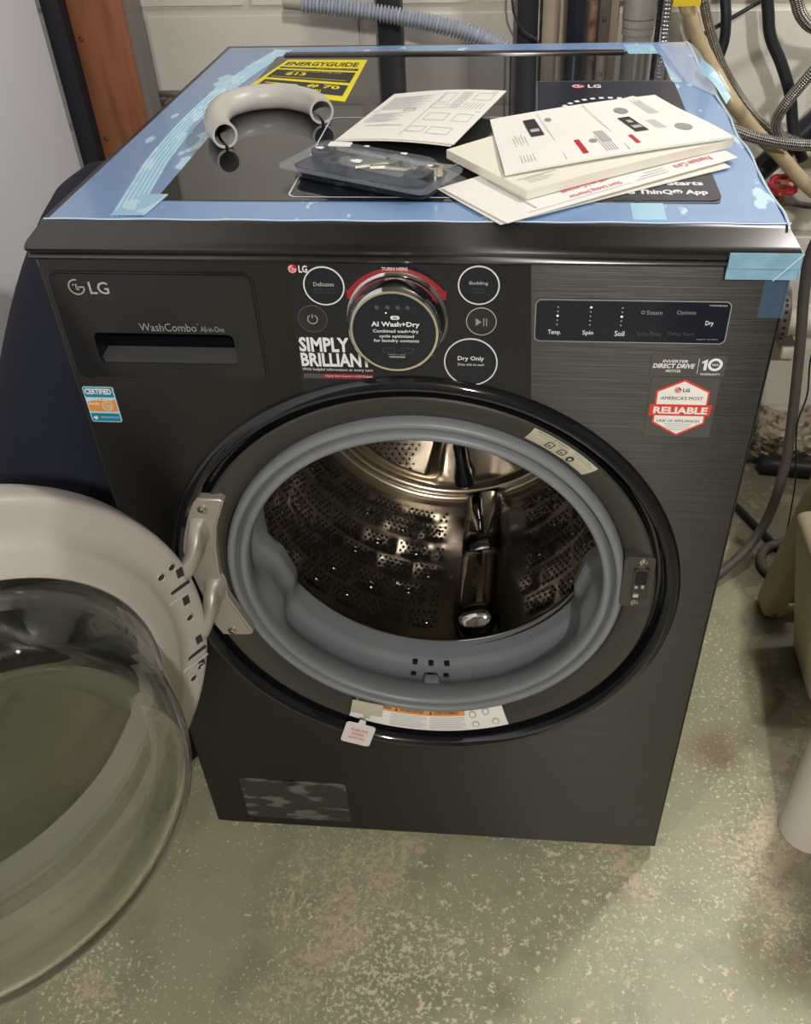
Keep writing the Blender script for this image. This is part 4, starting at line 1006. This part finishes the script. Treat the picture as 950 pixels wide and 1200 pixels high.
mb.rect(.462, .466, .03, .97, M['faint_print'], f_); mb.rect(.735, .738, .04, .95, M['faint_print'], f_)
freeze(mb, 'print', TS)
# thin pamphlets underneath
p2 = Sheet([(.322, .196, ZT + .0020), (.095, .021, ZT + .0004), (.029, .110, ZT + .0030), (.262, .345, ZT + .0016)], lambda u, v: 0.0006 * math.sin(PI * u), .0008)
p2.c = [Vector(q) for q in [(.3195, .182, ZT + .0034), (.0940, .014, ZT + .0026), (.0298, .0971, ZT + .0026), (.262, .316, ZT + .0034)]]
PA = empty('pamphlet', (.17, .16, ZT + .003)); tag(PA, 'thin white pamphlet with pink headings sticking out below the thick booklet', 'pamphlet', )
mb = MB(); p2.mesh(mb, M['paper']); freeze(mb, 'sheet', PA)
mb = MB(); f_ = p2.fn(); mb.text('Premium Care', (.09, .26, .15, .07), M['pink'], f_, .02).text('Start Living Smarter', (.50, .72, .16, .09), M['pink'], f_, .02).text('with an LG account', (.52, .72, .27, .20), M['pink'], f_, .02)
for i in range(3): mb.rect(.30, .45 - .03 * i, .07 + i * .04, .078 + i * .04, M['faint_print'], f_)
mb.rect(.47, .90, .06, .066, M['faint_print'], f_); mb.rect(.855, .86, .1, .85, M['faint_print'], f_); freeze(mb, 'print', PA)
p3 = Sheet([(.3101, .1623, ZT + .0008), (.088, .0150, ZT + .0010), (.025, .100, ZT + .0010), (.255, .300, ZT + .0010)], lambda u, v: 0, .0008)
PB = MB(); p3.mesh(PB, M['paper_warm']); PB = PB.build('pamphlet'); tag(PB, 'lowest plain white pamphlet, its edge showing just under the pink-headed one', 'pamphlet')
# installation leaflet
lf = Sheet([(-.0955, .2394, ZT + .0030), (.0340, .2013, ZT + .0040), (.084, .371, ZT + .0055), (-.0532, .4091, ZT + .0030)], lambda u, v: .014 * (math.sin(PI * u * .9) * .25 + u * v * .7 + .35 * (1 - v) * u), .0010)
LF = empty('leaflet', (0, .3, ZT)); tag(LF, 'white folded leaflet with line diagrams lying behind the clear plastic pack', 'leaflet')
mb = MB(); lf.mesh(mb, M['paper']); lf2 = Sheet([c + Vector((-.003, -.002, -.0011)) for c in lf.c], lf.bend, .0006); lf2.mesh(mb, M['paper_warm']); freeze(mb, 'sheet', LF)
mb = MB(); f_ = lf.fn()
def lrect(u0, u1, v0, v1, w=.006, m=M['faint_print']):
    mb.rect(u0, u1, v0, v0 + w, m, f_).rect(u0, u1, v1 - w, v1, m, f_).rect(u0, u0 + w, v0, v1, m, f_).rect(u1 - w, u1, v0, v1, m, f_)
for i in range(14): mb.rect(.06, .44 - .05 * (i % 3), .88 - i * .022, .886 - i * .022, M['faint_print'], f_)
for i in range(12): mb.rect(.66, .76 - .01 * (i % 2), .93 - i * .03, .937 - i * .03, M['faint_print'], f_)
for i in range(9): mb.rect(.06, .36 - .05 * (i % 3), .50 - i * .022, .506 - i * .022, M['faint_print'], f_)
mb.rect(.03, .97, .555, .562, M['grey_print'], f_).rect(.505, .511, .06, .95, M['faint_print'], f_)
lrect(.52, .62, .72, .92); lrect(.50, .64, .60, .68); lrect(.80, .95, .78, .92); lrect(.56, .74, .36, .50); lrect(.80, .94, .36, .50); lrect(.30, .40, .54, .59, .008, M['grey_print']); lrect(.52, .66, .14, .24); lrect(.70, .88, .12, .24)
for i in range(6): mb.rect(.78 + .03 * i, .786 + .03 * i, .60, .72, M['faint_print'], f_)
mb.text('Installation', (.12, .44, .24, .27), M['grey_print'], f_).text('LG', (.90, .95, .94, .965), M['grey_print'], f_)
freeze(mb, 'print', LF)
# clear accessory pack
PK = empty('accessory_pack', (-.0435, .127, ZT), (0, 0, 0)); tag(PK, 'clear plastic blister pack holding fittings and screws, lying on the black glass', 'blister pack')
ang = math.atan2(-.075, .172); TP = Matrix.Rotation(-.45, 4, 'Z')
def tray(z0, z1, ins0, ins1, m, cap, rr=.012, hx=.083, hy=.037):
    mb = MB(); a = rrect(-hx + ins0, hx - ins0, -hy + ins0, hy - ins0, rr, 4); b_ = rrect(-hx + ins1, hx - ins1, -hy + ins1, hy - ins1, rr, 4); n = len(a)
    vs = [(p[0], p[1], z0) for p in a] + [(p[0], p[1], z1) for p in b_]
    fs = [[i, (i + 1) % n, (i + 1) % n + n, i + n] for i in range(n)]
    if cap: fs.append([i + n for i in range(n)])
    return mb.add(vs, fs, m, True, TP)
mb = tray(.0016, .011, .012, .007, M['pack_dark'], False); a = rrect(-.078, .078, -.028, .028, .012, 4); mb.add([(p[0], p[1], .0016) for p in a], [list(range(len(a)))], M['pack_dark'], False, TP)
for px, py in ((-.055, -.015), (-.02, -.018), (.02, -.016), (.055, -.012)):
    mb.revolve([(0, 0), (.010, 0), (.011, .004)], M['pack_dark'], 16, TP @ Matrix.Translation((px, py, .0006)) @ Matrix.Rotation(PI / 2, 4, 'X'))
mb.build('tray', PK)
mb = MB(); o_ = rrect(-.087, .087, -.039, .039, .010, 4); i_ = rrect(-.075, .075, -.029, .029, .010, 4); n = len(o_)
mb.add([(p[0], p[1], .0112) for p in o_] + [(p[0], p[1], .0112) for p in i_] + [(p[0], p[1], .0135) for p in o_] + [(p[0], p[1], .0135) for p in i_], [[i, (i + 1) % n, (i + 1) % n + n, i + n] for i in range(n)] + [[i + 2 * n, (i + 1) % n + 2 * n, (i + 1) % n + 3 * n, i + 3 * n] for i in range(n)] + [[i, (i + 1) % n, (i + 1) % n + 2 * n, i + 2 * n] for i in range(n)], M['pack_clear'], True, TP)
mb.build('flange', PK)
a = rrect(-.074, .074, -.027, .027, .010, 4); MB().add([(p[0], p[1], .0110) for p in a], [list(range(len(a)))], M['navy'], False, TP).build('tray_liner', PK)
tray(.0135, .0245, .008, .016, M['pack_clear'], True).build('cover', PK)
def pt(mb, name):
    o = mb.build(name, PK); return o
for i in range(4):
    a = TP @ Vector((-.010 + i * .014, -.010 + .006 * i, .014)); mb = MB()
    b_ = TP @ Vector((.012 + i * .016, .012 - .002 * i, .014)); mb.tube([a, b_], .0032, M['brass'], 8); mb.tube([b_, b_ + (b_ - a).normalized() * .004], .006, M['screw'], 6); pt(mb, 'bolt')
for i, (px, py, rr) in enumerate(((-.060, .008, .013), (-.032, -.012, .012), (.062, -.008, .014), (.066, .014, .009))):
    pt(MB().revolve([(rr * .5, 0), (rr, 0), (rr, .008), (rr * .5, .008)], M['rubber'] if i < 3 else M['brass'], 20, TP @ Matrix.Translation((px, py, .019)) @ Matrix.Rotation(-PI / 2, 4, 'X'), closed=True), 'fitting')
x = sheet('plastic_bag', [TP @ Vector((-.03, -.018, .018)), TP @ Vector((.05, -.024, .018)), TP @ Vector((.06, .02, .019)), TP @ Vector((-.02, .024, .019))], mat('milky_bag', (.62, .66, .62), .2, alpha=.22), lambda u, v: (0, 0, .004 * math.sin(9 * u + 3 * v) * math.sin(7 * v)), PK, 16)
mb = MB().prism(rrect(-.0115, .0115, -.006, .006, .002), -.0256, -.0248, M['paper'], TP @ Matrix.Translation((-.042, .012, 0)) @ Matrix.Rotation(.35, 4, 'Z') @ Matrix(((1, 0, 0, 0), (0, 0, 1, 0), (0, -1, 0, 0), (0, 0, 0, 1)))); x = pt(mb, 'price_label'); x.name = 'white_label'
for i in range(3): pass
for (px, py, sz) in ((-.055, -.004, .006), (.0, -.020, .008), (-.015, .020, .004), (.03, .018, .005), (.07, .0, .004)):
    mb = MB(); mb.add([TP @ Vector((px + sz * math.cos(a) * (.6 + .4 * ((k * 7) % 3) / 2), py + .6 * sz * math.sin(a), .0248)) for k, a in enumerate([2 * PI * k / 9 for k in range(9)])], [list(range(9))], M['paper'])
    mb.build('paper_scrap', PK)

# ================================================================== LEFT SIDE: stud and navy bag
stud = MB().box(-.668, -.571, .90, .94, 0, R['h'], M['wood'], bev=.003)
so = stud.build('wall_stud'); tag(so, 'reddish-brown wooden stud standing at the end of the pale left wall', 'wood stud')
x = MB().box(-.700, -.668, .875, .935, 0, R['h'], M['dark_edge']); x.build('black_edge_strip', so)
x = MB().box(-.571, -.559, .905, .95, 0, R['h'], M['grey_edge']); x.build('grey_edge_board', so)
for zz in (.955, .79, .745): MB().revolve([(.004, 0), (.0025, .003), (0, .004)], M['dark_edge'], 10, None, (-.655, .8975, zz)).build('nail_hole', so)
# little metal latch bracket on the wall by the stud
lb_ = MB().box(-.625, -.595, .985, 1.0, .793, .803, M['galv'], bev=.002).box(-.604, -.596, .985, 1.0, .803, .835, M['galv'], bev=.002).box(-.604, -.560, .985, 1.0, .829, .838, M['galv'], bev=.002).box(-.575, -.530, .985, 1.0, .836, .846, M['galv'], bev=.002).box(-.61, -.60, 1.0, 1.052, .80, .812, M['galv']).tube([(-.622, .98, .796), (-.606, .98, .796)], .004, M['screw'], 8)
tag(lb_.build('wall_bracket'), 'small stepped galvanised bracket on the block wall beside the brown stud', 'bracket')
# navy fabric bag wedged between wall and machine
bg = MB(); vs = []; NU, NV = 48, 40
for i in range(NU):
    t = 2 * PI * i / NU
    for j in range(NV + 1):
        v = j / NV; z_ = .915 * v
        k = (1 - max(0, (v - .50) / .50) ** 2.4) ** .55 if v > .5 else (.90 + .10 * math.sin(PI * v))
        k = max(k, .0)
        wr = 1 + .015 * math.sin(5 * t + 9 * v) + .012 * math.sin(23 * v + 2 * math.sin(2 * t)) * (1 - smooth(v, .45, .6)) + (.06 * math.exp(-((v - .60 - .02 * math.sin(3 * t)) / .022) ** 2) + .05 * math.exp(-((v - .53 + .015 * math.sin(4 * t)) / .018) ** 2))
        cx = -.494 + .035 * smooth(v, .5, 1.); cy = .33 + .07 * smooth(v, .6, 1.)
        vs.append((cx + .130 * k * wr * math.copysign(abs(math.cos(t)) ** .8, math.cos(t)), cy + .27 * k * wr * math.sin(t), z_))
bg.add(vs, [[i * (NV + 1) + j, ((i + 1) % NU) * (NV + 1) + j, ((i + 1) % NU) * (NV + 1) + j + 1, i * (NV + 1) + j + 1] for i in range(NU) for j in range(NV)] + [[i * (NV + 1) for i in range(NU)][::-1]], M['fabric'], True)
bo = bg.build('fabric_bag', auto=0); tag(bo, 'large rounded navy blue fabric bag wedged between the pale wall and the washer', 'bag')
sp = []
for j in range(4, NV - 6):
    a, b_ = Vector(vs[40 * (NV + 1) + j]), Vector(vs[41 * (NV + 1) + j]); sp.append(a.lerp(b_, .5) + Vector((.0, -.001, 0)))
x = MB().tube(sp, .0018, M['fabric'], 5, per=0); x.build('seam', bo)

# ================================================================== BEHIND: hoses and pipes
def thing_tube(name, pts, r, m, label, cat, n=14, per=8, rf=None, group=None, step=None):
    P = pts
    if step: P = resample(spline(pts, 24), step); per = 0
    o = MB().tube(P, r, m, n, per=per, rf=rf).build(name, auto=60); tag(o, label, cat, group); return o
# corrugated drain hose with a plain cuff
hs = empty('drain_hose', (-.294, .93, 1.0)); tag(hs, 'light grey corrugated drain hose arching in front of the block wall', 'hose')
pts = [(-.270, .93, .9985), (-.241, .93, .996), (-.177, .93, .988), (-.105, .93, .977), (-.033, .92, .965), (.025, .91, .951), (.085, .90, .925), (.14, .87, .88), (.17, .82, .83), (.18, .74, .80), (.18, .70, .79)]
PP = resample(spline(pts, 24), .0011)
mb = MB().tube(PP, .0125, M['hose_grey'], 18, per=0, rf=lambda d, L: .0116 + .0024 * (1 if math.sin(2 * PI * d / .0062) > 0 else -1) * min(1, abs(math.sin(2 * PI * d / .0062)) * 2))
mb.v = [tuple(Vector(v) - hs.location) for v in mb.v]; mb.build('corrugated_tube', hs)
mb = MB().tube([(-.302, .93, 1.002), (-.292, .93, 1.001), (-.268, .93, .9983)], .0108, M['cuff'], 20, per=3); mb.revolve([(.0, 0), (.0095, 0)], M['hole'], 16, Matrix.Translation((-.3026, .93, 1.002)) @ Matrix.Rotation(PI / 2, 4, 'Z'))
mb.v = [tuple(Vector(v) - hs.location) for v in mb.v]; mb.build('hose_cuff', hs)
H = R['h']
tag(MB().box(-.155, -.114, .985, 1.035, 0, H, M['rubber'], bev=.004).build('black_strut'), 'flat black vertical strut on the wall behind the grey drain hose', 'strut')
tag(MB().box(.088, .124, .985, 1.035, 0, H, M['rubber'], bev=.003).build('black_strut'), 'black square upright with a thin wire crossing it, left of the pale board', 'strut')
thing_tube('thin_wire', [(.080, .955, 1.30), (.079, .955, 1.03), (.080, .955, .99), (.084, .955, .973), (.100, .955, .948), (.130, .955, .925), (.16, .94, .85), (.17, .93, .5), (.17, .93, .0)], .0018, M['rubber'], 'thin black wire curving down across the black upright', 'wire', 8)
bd = MB().box(.131, .174, 1.010, 1.046, 0, H, M['board'], bev=.002).build('timber_board'); tag(bd, 'pale weathered board upright between the black upright and the black pipe', 'board')
MB().box(.158, .162, 1.006, 1.010, 0, H, M['galv']).build('edge_strip', bd)
def vpipe(name, x_, y_, r, m, label, cat, lean=.0, couplings=()):
    o = MB().tube([(x_ + lean, y_, 0), (x_, y_, 1.0), (x_ - lean * .5, y_, H)], r, m, 24, per=2).build(name); tag(o, label, cat)
    for z0, z1, rr in couplings: MB().tube([(x_, y_, z0), (x_, y_, z1)], rr, m, 24, per=2).build('coupling', o)
    return o
vpipe('drain_pipe', .187, .955, .0155, M['abs'], 'thick black drain pipe right of the pale board', 'pipe', .01)
vpipe('rusty_pipe', .216, .985, .0085, M['rust'], 'narrow rusty brown pipe beside the black drain pipe', 'pipe')
o = MB().box(.226, .246, .98, 1.00, 0, H, M['galv'], bev=.002).build('metal_channel'); tag(o, 'flat grey metal channel with bolt holes beside the rusty pipe', 'channel')
for k in range(5):
    MB().revolve([(.0035, 0), (.002, .002), (0, .002)], M['dark_edge'], 10, None, (.236, .9785, .91 + .05 * k)).build('bolt_hole', o)
tag(MB().box(.247, .262, 1.00, 1.035, 0, H, M['board'], bev=.002).build('wood_strip'), 'narrow whitish wood strip left of the grey coupling pipe', 'board')
vpipe('coupling_pipe', .2905, .955, .0235, M['pvc'], 'wide weathered grey plastic pipe with ringed couplings at the wall', 'pipe', couplings=((.968, 1.05, .0275), (.955, .966, .0265), (.943, .952, .0262), (1.054, 1.062, .027)))
thing_tube('flexible_conduit', [(.3205, .93, 1.5), (.3205, .93, 1.0), (.3205, .93, .5), (.3205, .94, 0.0)], .005, M['rubber'], 'thin black ribbed flexible conduit just right of the wide grey pipe', 'conduit', 10, rf=lambda d, L: .0045 + .0008 * math.sin(2 * PI * d / .004), step=.0012)
thing_tube('braided_hose', [(.322, .905, 1.5), (.327, .905, 1.06), (.3285, .90, 1.0), (.3295, .90, .944), (.335, .90, .86), (.34, .90, .6)], .0062, M['braid_white'], 'whitish braided water line rising straight up behind the back right corner', 'hose')
tan = thing_tube('vinyl_tube', [(.350, .945, 1.20), (.352, .90, 1.02), (.3675, .90, .980), (.384, .90, .945), (.416, .90, .899), (.4494, .87, .8567), (.4983, .88, .8066), (.5427, .875, .7717), (.6003, .87, .7200), (.66, .87, .68)], .0118, M['tan'], 'thick yellowed vinyl tube sweeping down to the right in front of the wall', 'tube', 18)
t_ = MB().box(.334, .377, .884, .8875, .9965, 1.035, M['yellow_tag'], Matrix.Translation((0, 0, 0))); t_.tube([(.348, .90, 1.003), (.352, .90, 1.020)], .0135, M['yellow_tag'], 18); x = t_.build('yellow_tag', tan); x['label'] = 'bright yellow tag wrapped round the tube'
thing_tube('braided_hose', [(.372, .92, 1.15), (.381, .90, 1.02), (.386, .90, .995), (.401, .91, .960), (.432, .92, .902), (.476, .93, .846), (.519, .93, .806), (.552, .92, .789), (.603, .90, .777), (.70, .88, .77)], .0078, M['braid_dull'], 'dull braided steel hose running alongside the yellowed vinyl tube', 'hose')
thing_tube('rubber_hose', [(.417, .97, 1.2), (.4255, .965, 1.02), (.434, .96, .965), (.437, .96, .930), (.431, .96, .898), (.420, .965, .84), (.41, .97, .6), (.40, .97, .3)], .0088, M['rubber'], 'black rubber hose hanging behind the crossing of the thin black rod', 'hose')
thing_tube('black_rod', [(.30, .985, .872), (.348, .99, .901), (.414, .99, .938), (.5, .99, .987), (.58, .99, 1.03)], .0036, M['rubber'], 'thin straight black rod slanting up to the right across the block wall', 'rod', 8)
thing_tube('rubber_hose', [(.482, .93, 1.2), (.4875, .93, 1.02), (.495, .93, .975), (.506, .93, .940), (.532, .93, .899), (.556, .93, .852), (.572, .93, .80), (.588, .925, .765), (.600, .925, .745)], .0098, M['rubber'], 'black rubber hose bending to the right below, just left of the braided loop', 'hose')
thing_tube('braided_hose', [(.60, .79, .99), (.565, .80, .945), (.546, .80, .917), (.531, .81, .888), (.519, .82, .860), (.518, .838, .835), (.528, .848, .815), (.55, .855, .79)], .0088, M['braid'], 'shiny braided steel hose looping up to the right edge of the view', 'hose')
bh_ = thing_tube('braided_hose', [(.36, .80, .80), (.41, .825, .825), (.441, .83, .8275), (.479, .82, .8175), (.527, .82, .8075), (.58, .82, .803), (.68, .82, .80)], .0092, M['braid'], 'shiny braided steel hose running level to the right beside the top of the washer', 'hose')
thing_tube('braided_hose', [(.500, .86, 1.15), (.508, .85, 1.035), (.5165, .85, 1.006), (.530, .85, .985), (.555, .85, .970), (.62, .85, .96)], .0098, M['braid_dull'], 'braided hose curving round in the upper right corner', 'hose')
thing_tube('drain_pipe', [(.44, .985, .57), (.505, .98, .655), (.540, .98, .705), (.62, .98, .79), (.72, .98, .90)], .021, M['abs'], 'thick dark pipe slanting behind the red valve handle', 'pipe', 20)
# red valve
vl = empty('shutoff_valve', (.556, .86, .66)); vl.location = (.560, .91, .66); tag(vl, 'brass shut-off valve with a red round handle beside the washer', 'valve')
Tv = Matrix.Translation((.5700, .90, .7100)) @ Matrix.Scale(1.28, 4) @ Euler((math.radians(18), math.radians(-8), 0)).to_matrix().to_4x4()
mb = MB(); vs = []; n = 48
mb.revolve([(.0125, 0), (.0140, .0035), (.0200, .0040), (.0225, .0005), (.0200, -.0040), (.0140, -.0035)], M['red_handle'], 48, Tv @ Matrix.Rotation(PI / 2, 4, 'X'), closed=True, fn=lambda t, k, r, y: (r * (1 + (.09 * math.cos(6 * t) if r > .018 else 0)), y))
for k in range(4): 
    a = PI / 4 + PI / 2 * k; mb.tube([Tv @ Vector((.004 * math.cos(a), .004 * math.sin(a), .001)), Tv @ Vector((.0145 * math.cos(a), .0145 * math.sin(a), 0))], .0032, M['red_handle'], 8, per=2)
mb.v = [tuple(Vector(v) - vl.location) for v in mb.v]; mb.build('valve_handle', vl)
mb = MB().tube([Tv @ Vector((0, 0, .004)), Tv @ Vector((0, 0, -.006))], .0075, M['oldbrass'], 6, per=2).tube([Tv @ Vector((0, 0, -.004)), (.570, .91, .685), (.571, .92, .645)], .0085, M['oldbrass'], 16)
mb.tube([(.570, .912, .682), (.571, .914, .668)], .013, M['oldbrass'], 6, per=2).tube([(.571, .918, .655), (.571, .92, .58)], .012, M['oldbrass'], 16).tube([(.530, .915, .688), (.552, .912, .682), (.566, .91, .675)], .0105, M['oldbrass'], 12); mb.tube([(.571, .92, .59), (.571, .92, .0)], .0085, M['oldbrass'], 12, per=2)
mb.v = [tuple(Vector(v) - vl.location) for v in mb.v]; mb.build('valve_body', vl)
thing_tube('flexible_conduit', [(.57, .985, .652), (.60, .985, .647), (.65, .985, .639), (.80, .985, .62)], .0062, M['cable'], 'short horizontal ribbed conduit right of the valve', 'conduit', 12, rf=lambda d, L: .0056 + .0009 * math.sin(2 * PI * d / .0045), step=.0012)
# white horizontal pipe with perforated strap
hp_ = thing_tube('drain_pipe', [(.45, .985, .42), (.66, .985, .405), (.90, .985, .39)], .033, M['pvc_white'], 'white plastic drain pipe running level along the wall behind the washer', 'pipe', 28, 4)
MB().tube([(.665, .985, .4047), (.60, .985, .409)], .0355, M['pvc_white'], 28, per=1).build('coupling', hp_)
sp_ = MB(); 
pth = [(.633, 1.046, .555), (.636, 1.035, .53), (.640, .970, .470), (.642, .950, .445), (.643, .944, .405), (.644, .952, .375), (.645, .985, .366)]
Q = spline(pth, 5); vs = []
for p in Q: vs += [p - Vector((.0105, 0, 0)), p + Vector((.0105, 0, 0))]
sp_.add(vs, [[2 * i, 2 * i + 1, 2 * i + 3, 2 * i + 2] for i in range(len(Q) - 1)], M['galv'], True)
for i in range(2, len(Q) - 3, 2):
    p = Q[i]; t = (Q[i + 1] - Q[i - 1]).normalized(); nv = Vector((1, 0, 0)).cross(t); nv = -nv if nv.y > 0 else nv
    sp_.add([p + nv * .0012 + Vector((.0038 * math.cos(a), 0, 0)) + t * .0038 * math.sin(a) for a in [2 * PI * k / 10 for k in range(10)]], [list(range(10))], M['dark_edge'])
tag(sp_.build('pipe_strap'), 'perforated metal hanger strap looped over the white horizontal pipe', 'strap')
tag(MB().box(.655, .70, .955, .975, .325, .350, M['pvc_white'], bev=.005).box(.66, .69, .97, 1.052, .33, .345, M['galv']).build('pipe_clamp'), 'small pale block fixed to the wall just below the white horizontal pipe', 'clamp')
# grey corrugated cable conduit drooping on the right
thing_tube('cable_conduit', [(.68, .75, .80), (.620, .75, .72), (.598, .75, .65), (.602, .75, .58), (.614, .74, .487), (.6265, .72, .354), (.632, .70, .235), (.620, .68, .130), (.585, .65, .068), (.530, .61, .030), (.47, .56, .014), (.40, .55, .012)], .0098, M['cable'], 'dark grey conduit hanging from above and curling onto the floor behind the washer', 'conduit', 14, per=10)
thing_tube('thin_wire', [(.63, .70, .80), (.630, .70, .55), (.626, .70, .475), (.637, .70, .40), (.634, .70, .335), (.650, .70, .25), (.660, .70, .20), (.668, .70, .12), (.67, .68, .002)], .0016, M['rubber'], 'thin black wire hanging down behind the tan plastic frame', 'wire', 6)
thing_tube('floor_pipe', [(.690, 1.005, .020), (.73, .995, .020), (1.2, .95, .020)], .0185, M['rubber'], 'black pipe lying on the floor along the back wall', 'pipe', 20, 3)
thing_tube('floor_rod', [(.560, .955, .008), (.602, .867, .008), (.674, .713, .008), (.72, .62, .008)], .0078, M['black_rod'], 'glossy dark rod lying on the floor under the hanging conduit', 'rod', 12, 2)
thing_tube('floor_ring', [(.70, .60, .011), (.655, .62, .011), (.628, .66, .011), (.640, .71, .011), (.69, .74, .011)], .010, M['cable'], 'dull brown curved hose end on the floor behind the tan frame', 'hose', 12)
# tan plastic frame leaning by the machine, cream box, white tube
fm = MB(); T = Matrix.Translation((.620, .545, .0)) @ Euler((math.radians(4), math.radians(4.5), math.radians(4))).to_matrix().to_4x4()
fm.box(-.022, .022, -.030, .030, .004, .42, M['tan_plastic'], T, bev=.012, seg=3).box(.020, .10, .00, .012, .02, .40, M['tan_plastic'], T).box(-.012, .10, -.028, -.020, .10, .105, M['tan_plastic'], T)
o = fm.build('appliance_bracket_stand'); tag(o, 'tan plastic post with rounded foot standing beside the cream box', 'plastic post')
MB().revolve([(.004, 0), (0, .001)], M['dark_edge'], 12, T, (.0, -.0305, .018)).build('drain_hole', o)
tag(MB().box(.0, .28, -.15, .0, .0, .335, M['cream'], Matrix.Translation((.645, .452, .002)) @ Matrix.Rotation(-.20, 4, 'Y'), bev=.014, seg=3).build('plastic_box'), 'cream plastic box with rounded corners at the right edge of the view', 'box')
tb = MB().tube([(.589, .060, .001), (.593, .066, .34), (.598, .072, .62)], .045, M['tube_white'], 40, per=3)
tag(tb.build('plastic_tube'), 'off-white smooth round tube standing on the floor at the lower right', 'tube')
